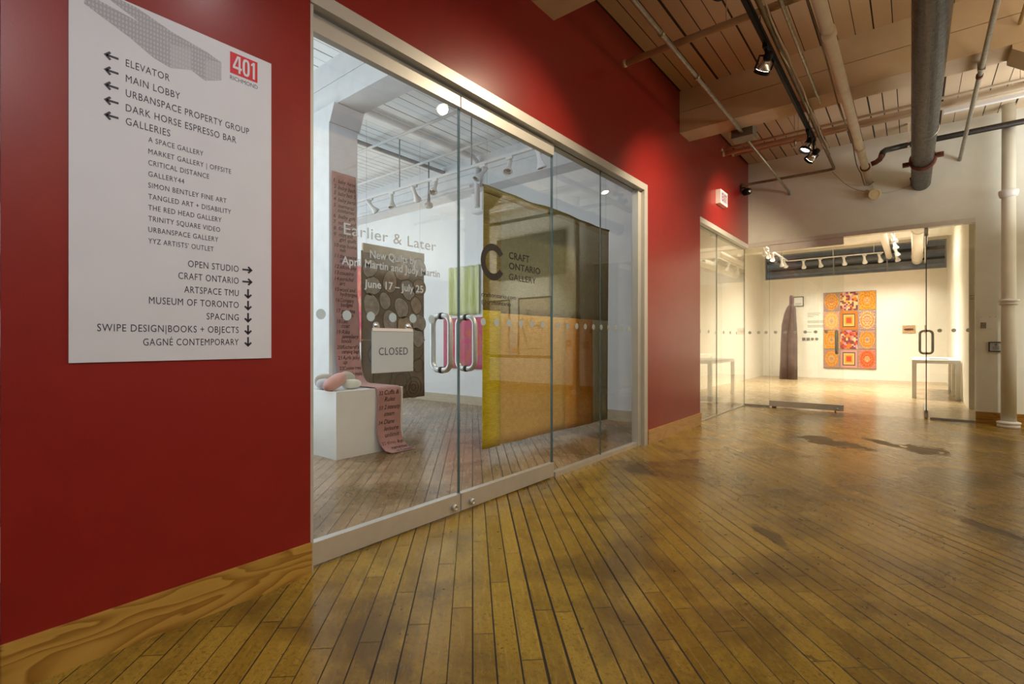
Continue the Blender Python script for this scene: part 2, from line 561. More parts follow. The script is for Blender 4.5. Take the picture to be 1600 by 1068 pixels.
def blob(bm, c, r, rot=(0, 0, 0), p=2.4, u=24, v=14):
    """a pebble shaped superellipsoid"""
    from mathutils import Euler
    mat = Euler(rot).to_matrix()

    def sg(t, e):
        return math.copysign(abs(t) ** e, t)
    e = 2.0 / p
    rows = []
    for j in range(v + 1):
        th = -math.pi / 2 + math.pi * j / v
        row = []
        for i in range(u):
            ph = 2 * math.pi * i / u
            q = Vector((r[0] * sg(math.cos(th), e) * sg(math.cos(ph), e), r[1] * sg(math.cos(th), e) * sg(math.sin(ph), e), r[2] * sg(math.sin(th), e)))
            row.append(q)
        rows.append(row)
    vs = []
    for j, row in enumerate(rows):
        if j in (0, v):
            vs.append([bm.verts.new(mat @ row[0] + Vector(c))])
        else:
            vs.append([bm.verts.new(mat @ q + Vector(c)) for q in row])
    for j in range(v):
        for i in range(u):
            k = (i + 1) % u
            if j == 0:
                f = bm.faces.new((vs[0][0], vs[1][k], vs[1][i]))
            elif j == v - 1:
                f = bm.faces.new((vs[j][i], vs[j][k], vs[v][0]))
            else:
                f = bm.faces.new((vs[j][i], vs[j][k], vs[j + 1][k], vs[j + 1][i]))
            f.smooth = True


ROOTLOC = {}


def chain_loc(o):
    v = Vector((0, 0, 0))
    while o is not None:
        v += o.location
        o = o.parent
    return v


def obj(name, bm, mat, parent=None, mats=None):
    """links the bmesh (built in world coordinates) as one mesh object"""
    me = bpy.data.meshes.new(name)
    if parent is not None:
        off = chain_loc(parent)
    else:
        xs = [v.co for v in bm.verts]
        off = Vector(((min(v.x for v in xs) + max(v.x for v in xs)) / 2, (min(v.y for v in xs) + max(v.y for v in xs)) / 2, min(v.z for v in xs)))
    for v in bm.verts:
        v.co -= off
    bm.to_mesh(me)
    bm.free()
    for m in ([mat] if mats is None else mats):
        me.materials.append(M[m])
    o = bpy.data.objects.new(name, me)
    COL.objects.link(o)
    if parent is not None:
        o.parent = parent
    else:
        o.location = off
    return o


def tag(o, label, cat, group=None):
    o['label'] = label
    o['category'] = cat
    if group:
        o['group'] = group
    return o


def thing(name, label, cat, loc, group=None):
    o = bpy.data.objects.new(name, None)
    o.empty_display_size = 0.1
    COL.objects.link(o)
    o.location = loc
    return tag(o, label, cat, group)


def struct(name, bm, mat, parent=None, mats=None):
    o = obj(name, bm, mat, parent, mats)
    if parent is None:
        o['kind'] = 'structure'
    return o


def struct_root(name, loc):
    o = bpy.data.objects.new(name, None)
    o.empty_display_size = 0.1
    COL.objects.link(o)
    o.location = loc
    o['kind'] = 'structure'
    return o


def copy_tree(o, parent=None):
    c = o.copy()
    COL.objects.link(c)
    c.parent = parent
    for ch in list(o.children):
        copy_tree(ch, c)
    return c


def text_polys(s, width=None, cap=0.05, spacing=1.0, bold=0.0, shear=0.0, thick=0.0008):
    """mesh of a line of writing, baseline at 0, x to the right, y up; stretched to the width"""
    cu = bpy.data.curves.new('t', 'FONT')
    cu.body = s
    cu.space_character = spacing
    cu.shear = shear
    cu.offset = bold
    cu.resolution_u = 3
    ob = bpy.data.objects.new('t', cu)
    COL.objects.link(ob)
    dg = bpy.context.evaluated_depsgraph_get()
    dg.update()
    me = bpy.data.meshes.new_from_object(ob.evaluated_get(dg))
    co = [v.co.copy() for v in me.vertices]
    fc = [tuple(p.vertices) for p in me.polygons]
    bpy.data.meshes.remove(me)
    bpy.data.objects.remove(ob)
    bpy.data.curves.remove(cu)
    if not co:
        return [], [], 0
    x0 = min(v.x for v in co)
    x1 = max(v.x for v in co)
    ky = cap / 0.70
    kx = ky if width is None else width / (x1 - x0)
    pts = [((v.x - x0) * kx, v.y * ky) for v in co]
    return pts, fc, (x1 - x0) * kx


def put_text(bm, s, fn, width=None, cap=0.05, align='L', mi=0, nrm=None, **kw):
    """fn(x, y) -> 3-D point of the lettering; nrm = thickness vector"""
    pts, fc, w = text_polys(s, width, cap, **kw)
    sh = {'L': 0, 'C': -w / 2, 'R': -w}[align]
    vs = [bm.verts.new(Vector(fn(x + sh, y))) for x, y in pts]
    faces = []
    for f in fc:
        try:
            ff = bm.faces.new([vs[i] for i in f])
            ff.material_index = mi
            faces.append(ff)
        except ValueError:
            pass
    if nrm is not None:
        r = bmesh.ops.extrude_face_region(bm, geom=faces)
        bmesh.ops.translate(bm, verts=[e for e in r['geom'] if isinstance(e, bmesh.types.BMVert)], vec=Vector(nrm))


def wall_with_holes(bm, axis, c0, c1, u0, u1, z0, z1, holes):
    """wall slab spanning u, z, thickness c0..c1 along the other axis, with rectangular holes (ua, ub, za, zb)"""
    us = sorted({u0, u1, *[h[0] for h in holes], *[h[1] for h in holes]})
    us = [u for u in us if u0 <= u <= u1]
    for a, b in zip(us, us[1:]):
        hs = sorted([h for h in holes if h[0] <= a + 1e-6 and h[1] >= b - 1e-6], key=lambda h: h[2])
        z = z0
        segs = []
        for h in hs:
            if h[2] > z:
                segs.append((z, h[2]))
            z = max(z, h[3])
        if z < z1:
            segs.append((z, z1))
        for s0, s1 in segs:
            if axis == 'x':
                bx(bm, c0, c1, a, b, s0, s1)
            else:
                bx(bm, a, b, c0, c1, s0, s1)
    bmesh.ops.remove_doubles(bm, verts=bm.verts, dist=1e-5)
    fs = {}
    for f in list(bm.faces):
        fs.setdefault(tuple(sorted(v.index for v in f.verts)), []).append(f)


# ---------------------------------------------------------------- dimensions
XW = -2.22          # face of the red wall
XG = -2.29          # plane of its glass
YF = 9.24           # far wall
ZC = 4.16           # ceiling boards
ZB = 3.65           # underside of the beams
HD = 2.71           # height of the glass openings

# ---------------------------------------------------------------- setting
bm = bm_new(); bx(bm, -12.2, 4.4, -4.2, 18.2, -0.12, 0.0); struct('floor', bm, 'hardwood')
bm = bm_new(); bx(bm, -2.36, 4.4, -4.2, 9.36, ZC, ZC + 0.1); struct('ceiling', bm, 'ceiling_tan')
bm = bm_new(); bx(bm, -12.2, -2.36, -4.2, 6.33, ZC, ZC + 0.1); struct('ceiling_gallery', bm, 'ceiling_white')
bm = bm_new(); bx(bm, -4.0, -2.36, 6.33, 9.36, ZC, ZC + 0.1); bx(bm, -4.0, 4.4, 9.36, 18.2, ZC, ZC + 0.1); struct('ceiling_showroom', bm, 'ceiling_cream')

bm = bm_new()
wall_with_holes(bm, 'x', -2.36, XW, 0.20, YF, 0.0, ZC, [(1.226, 5.05, 0.0, 2.78), (6.75, YF, 0.0, 2.78)])
struct('wall_left', bm, 'red_paint')
bm = bm_new()
for k in range(24):
    y1 = 0.199 + random.uniform(-0.006, 0.004)
    bx(bm, -2.36, XW - 0.003, -4.2, y1, k * ZC / 24, (k + 1) * ZC / 24)
struct('wall_left_plaster', bm, 'plaster')
bm = bm_new()
wall_with_holes(bm, 'y', YF, 9.36, -2.36, 4.4, 0.0, ZC, [(-2.36, 0.66, 0.0, 2.80)])
struct('wall_far', bm, 'white_paint')
bm = bm_new(); bx(bm, 4.2, 4.4, -4.2, YF, 0, ZC); struct('wall_right', bm, 'white_paint')
bm = bm_new(); bx(bm, -12.2, 4.2, -4.4, -4.2, 0, ZC); struct('wall_back', bm, 'white_paint')
# near gallery
bm = bm_new(); bx(bm, -12.2, -2.36, 6.33, 6.45, 0, ZC); struct('wall_gallery', bm, 'gallery_white')
bm = bm_new(); wall_with_holes(bm, 'x', -12.2, -12.0, -4.2, 6.33, 0, ZC, [(-1.0, 4.6, 0.9, 3.6)]); struct('wall_gallery_left', bm, 'gallery_white')
# far gallery
bm = bm_new(); bx(bm, -4.0, -3.82, 6.45, 17.8, 0, ZC); struct('wall_showroom_left', bm, 'far_white')
bm = bm_new(); wall_with_holes(bm, 'y', 17.8, 18.0, -4.0, 2.6, 0, ZC, [(-3.77, 0.70, 3.11, 3.90)]); struct('wall_showroom', bm, 'far_white')
bm = bm_new(); bx(bm, 0.71, 0.95, 11.07, 17.8, 0, ZC); struct('wall_showroom_right', bm, 'far_white')
bm = bm_new(); bx(bm, 2.4, 2.6, 9.36, 17.8, 0, ZC); struct('wall_showroom_end', bm, 'far_white')
bm = bm_new(); bx(bm, 0.95, 2.4, 11.07, 11.25, 0, ZC); struct('wall_showroom_partition', bm, 'far_white')

# clerestory of the far gallery: dark panes with the services of the next room behind
wr = struct_root('window_1', (-1.5, 17.9, 3.11))
bm = bm_new()
bx(bm, -3.77, 0.70, 17.86, 17.98, 3.11, 3.14); bx(bm, -3.77, 0.70, 17.86, 17.98, 3.87, 3.90)
for x in (-3.77, -1.9, -0.6, 0.67):
    bx(bm, x, x + 0.03, 17.86, 17.98, 3.14, 3.87)
obj('window_frame', bm, 'grey_duct', wr)
bm = bm_new(); bx(bm, -3.74, 0.67, 17.90, 17.906, 3.14, 3.87); obj('pane', bm, 'glass', wr)
bm = bm_new(); bx(bm, -4.0, 2.6, 18.56, 18.66, 2.4, 4.6); struct('wall_beyond', bm, 'grey_duct')
for k, (z, r, mt) in enumerate([(3.30, 0.05, 'grey_duct'), (3.47, 0.03, 'dark_metal'), (3.60, 0.07, 'grey_duct'), (3.76, 0.045, 'dark_metal')]):
    bm = bm_new(); tube(bm, [(-3.99, 18.4, z), (2.39, 18.4, z)], r)
    tag(obj('service_pipe', bm, mt), ['lowest grey', 'thin dark', 'thick grey', 'topmost dark'][k] + ' pipe running behind the high strip window of the far gallery', 'pipe', 'pipes behind the strip window')

# beams
for k, (y0, y1) in enumerate([(-0.12, 0.21), (2.94, 3.27), (6.0, 6.33)]):
    for nm, x0, x1, mt in (('corridor', XW + 0.0, 4.2, 'beam_paint'), ('gallery', -12.0, -2.36, 'wall_timber')):
        bm = bm_new()
        zs = (ZB, ZB + 0.245, ZB + 0.253, ZC)
        bx(bm, x0, x1, y0, y1, zs[0], zs[1])
        bx(bm, x0, x1, y0 + 0.012, y1 - 0.012, zs[1], zs[2])
        bx(bm, x0, x1, y0, y1, zs[2], zs[3])
        struct('trim_%d' % (1 + k * 2 + (nm == 'gallery')), bm, mt)
for k, y0 in enumerate([12.36, 15.42]):
    bm = bm_new(); bx(bm, -3.82, 0.71, y0, y0 + 0.33, ZB, ZC); bevel(bm, 0.01); struct('trim_%d' % (7 + k), bm, 'far_white')

# baseboards
bm = bm_new(); bx(bm, XW, XW + 0.016, 0.20, 1.226, 0, 0.152); bx(bm, XW, XW + 0.012, -4.2, 0.2, 0, 0.152); bevel(bm, 0.002, 1); struct('baseboard_left', bm, 'pine')
bm = bm_new(); bx(bm, XW, XW + 0.016, 5.055, 6.75, 0, 0.152); bx(bm, -2.36, XW + 0.016, 6.75, 6.762, 0, 0.152); struct('baseboard_pillar', bm, 'pine_pale')
bm = bm_new(); bx(bm, 0.66, 4.2, YF - 0.016, YF, 0, 0.155); struct('baseboard_far', bm, 'pine_far')
bm = bm_new(); bx(bm, -12.0, -2.36, 6.314, 6.33, 0, 0.15); struct('baseboard_gallery', bm, 'pine_gallery')
bm = bm_new(); bx(bm, 4.184, 4.2, -4.2, YF - 0.02, 0, 0.155); struct('baseboard_right', bm, 'pine')

# ---------------------------------------------------------------- glass front of the near gallery
bm = bm_new(); bx(bm, -2.36, XW + 0.006, 1.226, 5.05, HD, 2.78); bevel(bm, 0.004, 1); struct('trim_9', bm, 'aluminium_light')
bm = bm_new(); bx(bm, -2.36, XW + 0.006, 4.97, 5.05, 0, HD); bx(bm, -2.32, -2.255, 4.90, 4.97, 0, HD); bevel(bm, 0.003, 1); struct('trim_10', bm, 'aluminium_light')
bm = bm_new(); bx(bm, -2.36, XW - 0.005, 1.226, 1.244, 0, HD); struct('trim_11', bm, 'aluminium_light')
bm = bm_new(); bx(bm, -2.315, -2.265, 3.36, 4.90, 0, 0.04); bevel(bm, 0.004, 1); struct('trim_12', bm, 'aluminium')


def pane(name, x0, x1, y0, y1, z0, z1, parent, edge_axis):
    """one sheet of glass whose rims are the dark green edge"""
    bm = bm_new()
    bx(bm, x0, x1, y0, y1, z0, z1)
    for f in bm.faces:
        n = f.normal if f.normal.length else f.calc_center_median()
        f.normal_update()
        n = f.normal
        face = abs(n.x) > 0.5 if edge_axis == 'x' else abs(n.y) > 0.5
        f.material_index = 0 if face else 1
    return obj(name, bm, None, parent, mats=['glass', 'glass_edge'])


def dots(parent, axis, c, us, z, r=0.026):
    for u in us:
        bm = bm_new()
        if axis == 'x':
            lathe(bm, (c, u, z), (1, 0, 0), [(0, r), (0.0008, r)], 24)
        else:
            lathe(bm, (u, c, z), (0, -1, 0), [(0, r), (0.0008, r)], 24)
        obj('frosted_dot', bm, 'frosted_vinyl', parent)


def ring_handle(parent, centre, axis, half=0.078, z0=0.925, z1=1.262, r=0.0175, cr=0.05):
    """pull handle: a rounded loop standing through the glass, its plane along axis ('x' or 'y')"""
    cx, cy = centre
    pts = []
    for (sx, sz, a0) in ((1, 1, 0), (-1, 1, 90), (-1, -1, 180), (1, -1, 270)):
        ox = sx * (half - cr)
        oz = (z1 - cr) if sz > 0 else (z0 + cr)
        for k in range(7):
            a = math.radians(a0 + 15 * k)
            pts.append((ox + cr * math.cos(a), oz + cr * math.sin(a)))
    P = [(cx + u, cy, z) if axis == 'x' else (cx, cy + u, z) for u, z in pts]
    bm = bm_new()
    tube(bm, P, r, 14, closed=True)
    h = obj('pull_handle', bm, 'brushed_steel', parent)
    for z in (z0, z1):
        bm = bm_new()
        d = (1, 0, 0) if axis == 'x' else (0, 1, 0)
        o = (cx - 0.012, cy, z) if axis == 'x' else (cx, cy - 0.012, z)
        lathe(bm, o, d, [(0, r + 0.003), (0.024, r + 0.003)], 18)
        obj('grommet', bm, 'rubber_black', h)
    return h


def on_glass(z):
    return lambda y0: (lambda x, y: (XG + 0.0065, y0 + x, z + y))


def glass_line(bm, s, y0, z, width, cap, **kw):
    put_text(bm, s, lambda x, y: (XG + 0.0066, y0 + x, z + y), width, cap, nrm=(0.0006, 0, 0), **kw)


# left leaf
d1 = struct_root('door_1', (XG, 1.25, 0.01))
pane('glass_pane', XG - 0.006, XG + 0.006, 1.25, 2.274, 0.10, 2.63, d1, 'x')
bm = bm_new(); bx(bm, XG - 0.022, XG + 0.022, 1.25, 2.274, 0.012, 0.122); bevel(bm, 0.003, 1); obj('bottom_rail', bm, 'aluminium', d1)
bm = bm_new(); bx(bm, XG - 0.022, XG + 0.022, 1.25, 2.274, 2.612, 2.698); bevel(bm, 0.003, 1); obj('top_rail', bm, 'aluminium_light', d1)
bm = bm_new(); lathe(bm, (XG + 0.02, 2.215, 0.052), (1, 0, 0), [(0, 0.021), (0.022, 0.021), (0.026, 0.017), (0.026, 0.011), (0.021, 0.010)]); obj('lock_cylinder', bm, 'brushed_steel', d1)
ring_handle(d1, (XG, 2.13), 'x')
dots(d1, 'x', XG + 0.0062, [1.316 + 0.1455 * k for k in range(6)], 1.238)
bm = bm_new(); glass_line(bm, 'Earlier & Later', 1.443, 1.657, 0.635, 0.060, spacing=1.05); obj('title_lettering', bm, 'vinyl_white', d1)
bm = bm_new()
glass_line(bm, 'New Quilts by', 1.602, 1.556, 0.324, 0.042, bold=0.012)
glass_line(bm, 'April Martin and Judy Martin', 1.432, 1.500, 0.678, 0.043, bold=0.012)
glass_line(bm, 'June 17 \u2013 July 25', 1.566, 1.394, 0.41, 0.042, bold=0.012)
obj('notice_lettering', bm, 'vinyl_white', d1)
# right leaf
d2 = struct_root('door_2', (XG, 3.34, 0.01))
pane('glass_pane', XG - 0.006, XG + 0.006, 2.286, 3.335, 0.10, 2.63, d2, 'x')
bm = bm_new(); bx(bm, XG - 0.022, XG + 0.022, 2.284, 3.345, 0.012, 0.122); bevel(bm, 0.003, 1); obj('bottom_rail', bm, 'aluminium', d2)
bm = bm_new(); bx(bm, XG - 0.022, XG + 0.022, 2.284, 3.345, 2.612, 2.698); bevel(bm, 0.003, 1); obj('top_rail', bm, 'aluminium_light', d2)
bm = bm_new(); lathe(bm, (XG + 0.02, 2.375, 0.052), (1, 0, 0), [(0, 0.021), (0.022, 0.021), (0.026, 0.017), (0.026, 0.011), (0.021, 0.010)]); obj('lock_cylinder', bm, 'brushed_steel', d2)
ring_handle(d2, (XG, 2.35), 'x')
dots(d2, 'x', XG + 0.0062, [2.51 + 0.14 * k for k in range(6)], 1.238)
bm = bm_new()
ro, ri, cy, cz = 0.128, 0.080, 2.612, 1.658
N = 40
a0, a1 = math.radians(32), math.radians(328)
pts = []
for k in range(N + 1):
    a = a0 + (a1 - a0) * k / N
    pts.append((cy + ro * math.cos(a), cz + ro * math.sin(a), cy + ri * math.cos(a), cz + ri * math.sin(a)))
for p, q in zip(pts, pts[1:]):
    f = [(XG + 0.0066, p[0], p[1]), (XG + 0.0066, q[0], q[1]), (XG + 0.0066, q[2], q[3]), (XG + 0.0066, p[2], p[3])]
    prism(bm, f, (0.0007, 0, 0))
obj('logo_letter', bm, 'vinyl_black', d2)
bm = bm_new()
glass_line(bm, 'CRAFT', 2.787, 1.706, 0.246, 0.050, bold=0.022, spacing=1.05)
glass_line(bm, 'ONTARIO', 2.787, 1.632, 0.388, 0.047, bold=0.022, spacing=1.05)
glass_line(bm, 'GALLERY', 2.787, 1.552, 0.33, 0.047, spacing=1.05)
obj('gallery_lettering', bm, 'vinyl_dark', d2)
bm = bm_new()
glass_line(bm, 'craftontario.com', 2.491, 1.412, 0.377, 0.030)
glass_line(bm, '@craftontario', 2.491, 1.361, 0.317, 0.030)
obj('address_lettering', bm, 'vinyl_dark', d2)
# fixed panes
w2 = struct_root('window_2', (XG, 4.1, 0.04))
pane('glass_pane', XG - 0.006, XG + 0.006, 3.352, 4.150, 0.035, HD, w2, 'x')
pane('glass_pane', XG - 0.006, XG + 0.006, 4.154, 4.91, 0.035, HD, w2, 'x')
dots(w2, 'x', XG + 0.0062, [3.43 + 0.1455 * k for k in range(10)], 1.238)

# closed sign hung on the glass by two suction cups
cs = thing('closed_sign', 'white closed card hanging by two clear suction cups on the glass door', 'sign', (XG + 0.012, 1.75, 0.93))
bm = bm_new(); prism(bm, [(XG + 0.014, 1.606, 0.930), (XG + 0.014, 1.892, 0.931), (XG + 0.014, 1.893, 1.165), (XG + 0.014, 1.606, 1.160)], (0.002, 0, 0)); obj('card', bm, 'paper', cs)
bm = bm_new(); bx(bm, XG + 0.012, XG + 0.018, 1.612, 1.888, 1.160, 1.176); obj('hanging_rail', bm, 'plexiglass_white', cs)
bm = bm_new(); put_text(bm, 'CLOSED', lambda x, y: (XG + 0.0165, 1.652 + x, 1.028 + y), 0.20, 0.042, nrm=(0.0006, 0, 0), spacing=1.1); obj('lettering', bm, 'ink_light', cs)
for y in (1.643, 1.865):
    bm = bm_new(); lathe(bm, (XG + 0.0065, y, 1.188), (1, 0, 0), [(0, 0.022), (0.003, 0.021), (0.008, 0.012), (0.012, 0.007), (0.016, 0.007), (0.017, 0.004)]); obj('suction_cup', bm, 'silver_lamp', cs)

# side glass at the corner
bm = bm_new(); bx(bm, -2.36, XW + 0.004, 6.75, YF, HD, 2.78); struct('trim_13', bm, 'aluminium_light')
w3 = struct_root('window_3', (XG, 8, 0))
pane('glass_pane', XG - 0.006, XG + 0.006, 6.76, 7.70, 0.0, HD, w3, 'x')
pane('glass_pane', XG - 0.006, XG + 0.006, 7.704, YF + 0.03, 0.0, HD, w3, 'x')
bm = bm_new(); bx(bm, XG - 0.012, XG + 0.012, 6.76, 9.25, 0, 0.012); obj('floor_channel', bm, 'aluminium', w3)
dots(w3, 'x', XG + 0.0062, [6.95 + 0.36 * k for k in range(6)], 1.25)
# far glass front
YG = YF + 0.03
bm = bm_new(); bx(bm, -2.30, 0.66, YF - 0.006, 9.36, 2.735, 2.80); struct('trim_14', bm, 'aluminium')
w4 = struct_root('window_4', (-2.1, YG, 0))
pane('glass_pane', -2.284, -1.896, YG - 0.006, YG + 0.006, 0.0, 2.735, w4, 'y')
bm = bm_new(); bx(bm, -2.284, -1.896, YG - 0.012, YG + 0.012, 0, 0.03); obj('floor_channel', bm, 'grey_duct', w4)
dots(w4, 'y', YG - 0.0062, [-2.2, -2.06, -1.945], 1.262)
d3 = struct_root('door_3', (-1.37, YG, 0))
pane('glass_pane', -1.89, -0.845, YG - 0.006, YG + 0.006, 0.08, 2.66, d3, 'y')
bm = bm_new(); bx(bm, -1.89, -0.845, YG - 0.022, YG + 0.022, 0.02, 0.115); obj('bottom_rail', bm, 'aluminium', d3)
bm = bm_new(); bx(bm, -1.89, -0.845, YG - 0.022, YG + 0.022, 2.62, 2.73); obj('top_rail', bm, 'aluminium', d3)
ring_handle(d3, (-0.937, YG), 'y')
dots(d3, 'y', YG - 0.0062, [-1.80 + 0.145 * k for k in range(6)], 1.262)
bm = bm_new(); lathe(bm, (-0.93, YG - 0.022, 0.045), (0, -1, 0), [(0, 0.02), (0.02, 0.02), (0.024, 0.012)]); obj('lock_cylinder', bm, 'brushed_steel', d3)
bm = bm_new(); lathe(bm, (-0.95, YG - 0.03, 0.0), (0, 0, 1), [(0, 0.008), (0.02, 0.008)]); bx(bm, -1.85, -1.79, YG - 0.03, YG + 0.03, 0.0, 0.02); obj('floor_pivot', bm, 'iron_black', d3)
# open leaf, swung into the far gallery
d4 = struct_root('door_4', (0.145, YG, 0))
pane('glass_pane', 0.139, 0.151, YG + 0.02, YG + 1.05, 0.08, 2.66, d4, 'x')
bm = bm_new(); bx(bm, 0.123, 0.167, YG + 0.02, YG + 1.05, 0.015, 0.115); obj('bottom_rail', bm, 'aluminium', d4)
bm = bm_new(); bx(bm, 0.123, 0.167, YG + 0.02, YG + 1.05, 2.62, 2.73); obj('top_rail', bm, 'aluminium', d4)
ring_handle(d4, (0.158, YG + 0.93), 'x', z0=0.92, z1=1.275)
w5 = struct_root('window_5', (0.42, YG, 0))
pane('glass_pane', 0.185, 0.66, YG - 0.006, YG + 0.006, 0.0, 2.735, w5, 'y')
bm = bm_new(); bx(bm, 0.185, 0.66, YG - 0.012, YG + 0.012, 0, 0.025); obj('floor_channel', bm, 'grey_duct', w5)
dots(w5, 'y', YG - 0.0062, [0.29, 0.44, 0.59], 1.262)

# gallery daylight window frame
wg = struct_root('window_6', (-12.1, 1.8, 0.9))
bm = bm_new()
for y in (-1.0, 0.38, 1.77, 3.16, 4.54):
    bx(bm, -12.13, -12.07, y, y + 0.06, 0.9, 3.6)
for z in (0.9, 2.2, 3.54):
    bx(bm, -12.13, -12.07, -1.0, 4.6, z, z + 0.06)
obj('window_frame', bm, 'white_gloss', wg)

# ---------------------------------------------------------------- directory sign
xs = XW
ds = thing('directory_sign', 'tall white building directory board with arrows on the red wall', 'sign', (xs, 0.70, 1.029))
bm = bm_new(); bx(bm, xs + 0.0005, xs + 0.006, 0.36, 1.039, 1.029, 2.333); obj('panel', bm, 'sign_white', ds)
xf = xs + 0.0061


def sign_line(s, y, z, width, cap, align='L', mat='ink', **kw):
    bm = bm_new()
    put_text(bm, s, lambda x, yy: (xf, y + x, z + yy), width, cap, align, nrm=(0.0005, 0, 0), **kw)
    obj('lettering', bm, mat, ds)


for s, z, w in (('ELEVATOR', 2.097, 0.136), ('MAIN LOBBY', 2.041, 0.171), ('URBANSPACE PROPERTY GROUP', 1.988, 0.428),
                ('DARK HORSE ESPRESSO BAR', 1.935, 0.376), ('GALLERIES', 1.886, 0.138)):
    sign_line(s, 0.516, z, w, 0.0265, spacing=1.1)
for s, z, w in (('A SPACE GALLERY', 1.845, 0.184), ('MARKET GALLERY | OFFSITE', 1.801, 0.288), ('CRITICAL DISTANCE', 1.759, 0.205),
                ('GALLERY44', 1.717, 0.117), ('SIMON BENTLEY FINE ART', 1.675, 0.27), ('TANGLED ART + DISABILITY', 1.633, 0.288),
                ('THE RED HEAD GALLERY', 1.592, 0.251), ('TRINITY SQUARE VIDEO', 1.551, 0.246), ('URBANSPACE GALLERY', 1.510, 0.239),
                ('YYZ ARTISTS\u2019 OUTLET', 1.468, 0.222)):
    sign_line(s, 0.584, z, w, 0.0195, spacing=1.1)
for s, z, w in (('OPEN STUDIO', 1.395, 0.188), ('CRAFT ONTARIO', 1.345, 0.221), ('ARTSPACE TMU', 1.293, 0.201), ('MUSEUM OF TORONTO', 1.243, 0.316),
                ('SPACING', 1.191, 0.122), ('SWIPE DESIGN|BOOKS + OBJECTS', 1.138, 0.467), ('GAGN\u00c9 CONTEMPORARY', 1.087, 0.334)):
    sign_line(s, 0.902, z, w, 0.0265, align='R', spacing=1.1)


def arrow(y, z, ang, L=0.042, w=0.0075):
    """an arrow with an open head, centred at y, z and pointing at the angle"""
    bm = bm_new()
    ca, sa = math.cos(ang), math.sin(ang)

    def P(u, v):
        return (xf, y + u * ca - v * sa, z + u * sa + v * ca)
    h = L / 2
    prism(bm, [P(-h, -w / 2), P(h - w, -w / 2), P(h - w, w / 2), P(-h, w / 2)], (0.0006, 0, 0))
    for s in (1, -1):
        a = 0.016
        prism(bm, [P(h, 0), P(h - a, s * a), P(h - a - w * 0.7, s * (a - w * 0.7)), P(h - w * 1.5, 0)], (0.0006, 0, 0))
    obj('arrow', bm, 'ink', ds)


for z in (2.113, 2.060, 2.007, 1.954, 1.901):
    arrow(0.474, z, math.pi)
for z in (1.408, 1.357):
    arrow(0.938, z, 0)
for z in (1.305, 1.255, 1.203, 1.151, 1.100):
    arrow(0.940, z, -math.pi / 2)
bm = bm_new(); bx(bm, xf, xf + 0.0006, 0.868, 0.979, 2.223, 2.312); obj('number_plate', bm, 'logo_red', ds)
def figure(polys):
    bm = bm_new()
    for k, pl in enumerate(polys):
        prism(bm, [(xf + 0.0007, a, b) for a, b in pl], (0.0005 + 0.00002 * k, 0, 0))
    obj('number_lettering', bm, 'sign_white', ds)


FZ, FH = 2.232, 0.071
figure([[(0.901, FZ), (0.909, FZ), (0.909, FZ + FH), (0.901, FZ + FH)],
        [(0.879, FZ + 0.015), (0.914, FZ + 0.015), (0.914, FZ + 0.025), (0.879, FZ + 0.025)],
        [(0.879, FZ + 0.025), (0.887, FZ + 0.025), (0.903, FZ + FH), (0.896, FZ + FH)]])
ringp = []
for k in range(24):
    a = 2 * math.pi * k / 24
    sx = math.copysign(abs(math.cos(a)) ** 0.6, math.cos(a))
    sz = math.copysign(abs(math.sin(a)) ** 0.8, math.sin(a))
    ringp.append(((0.932 + 0.0145 * sx, FZ + FH / 2 + 0.0360 * sz), (0.932 + 0.0055 * sx, FZ + FH / 2 + 0.0265 * sz)))
figure([[p[0], q[0], q[1], p[1]] for p, q in zip(ringp, ringp[1:] + ringp[:1])])
figure([[(0.959, FZ), (0.968, FZ), (0.968, FZ + FH), (0.961, FZ + FH), (0.952, FZ + FH - 0.010), (0.952, FZ + FH - 0.018), (0.959, FZ + FH - 0.014)]])
bm = bm_new(); put_text(bm, 'RICHMOND', lambda x, y: (xf, 0.868 + x, 2.196 + y), 0.112, 0.017, nrm=(0.0005, 0, 0)); obj('lettering', bm, 'ink_light', ds)
# pale drawing of the building
for nm, c in (('drawing_light', (0.40, 0.41, 0.45)), ('drawing_mid', (0.33, 0.34, 0.38))):
    g = G(nm)
    p = g.pos()
    px, py, pz = g.xyz(p)
    fy = g.math('FRACT', g.math('MULTIPLY', py, 95.0))
    fz = g.math('FRACT', g.math('MULTIPLY', pz, 60.0))
    win = g.math('MULTIPLY', g.math('LESS_THAN', fy, 0.5), g.math('LESS_THAN', fz, 0.6))
    g.set(color=g.mix(g.math('MULTIPLY', win, 0.8), c, (0.46, 0.48, 0.52)), rough=0.5)
    M[nm] = g.m
for mt, poly in (('drawing_mid', [(0.40, 2.30), (0.44, 2.325), (0.56, 2.275), (0.66, 2.243), (0.72, 2.252), (0.775, 2.232), (0.835, 2.25), (0.78, 2.268), (0.66, 2.29), (0.55, 2.325), (0.48, 2.33), (0.40, 2.33)]),
                 ('drawing_mid', [(0.40, 2.30), (0.56, 2.275), (0.655, 2.243), (0.655, 2.150), (0.60, 2.165), (0.53, 2.205), (0.40, 2.262)]),
                 ('drawing_light', [(0.655, 2.243), (0.725, 2.252), (0.725, 2.172), (0.655, 2.150)]),
                 ('drawing_mid', [(0.725, 2.250), (0.775, 2.232), (0.775, 2.150), (0.725, 2.172)]),
                 ('drawing_light', [(0.775, 2.232), (0.835, 2.250), (0.835, 2.176), (0.775, 2.150)])):
    bm = bm_new(); prism(bm, [(xf, a, b) for a, b in poly], (0.0004, 0, 0)); obj('building_drawing', bm, mt, ds)

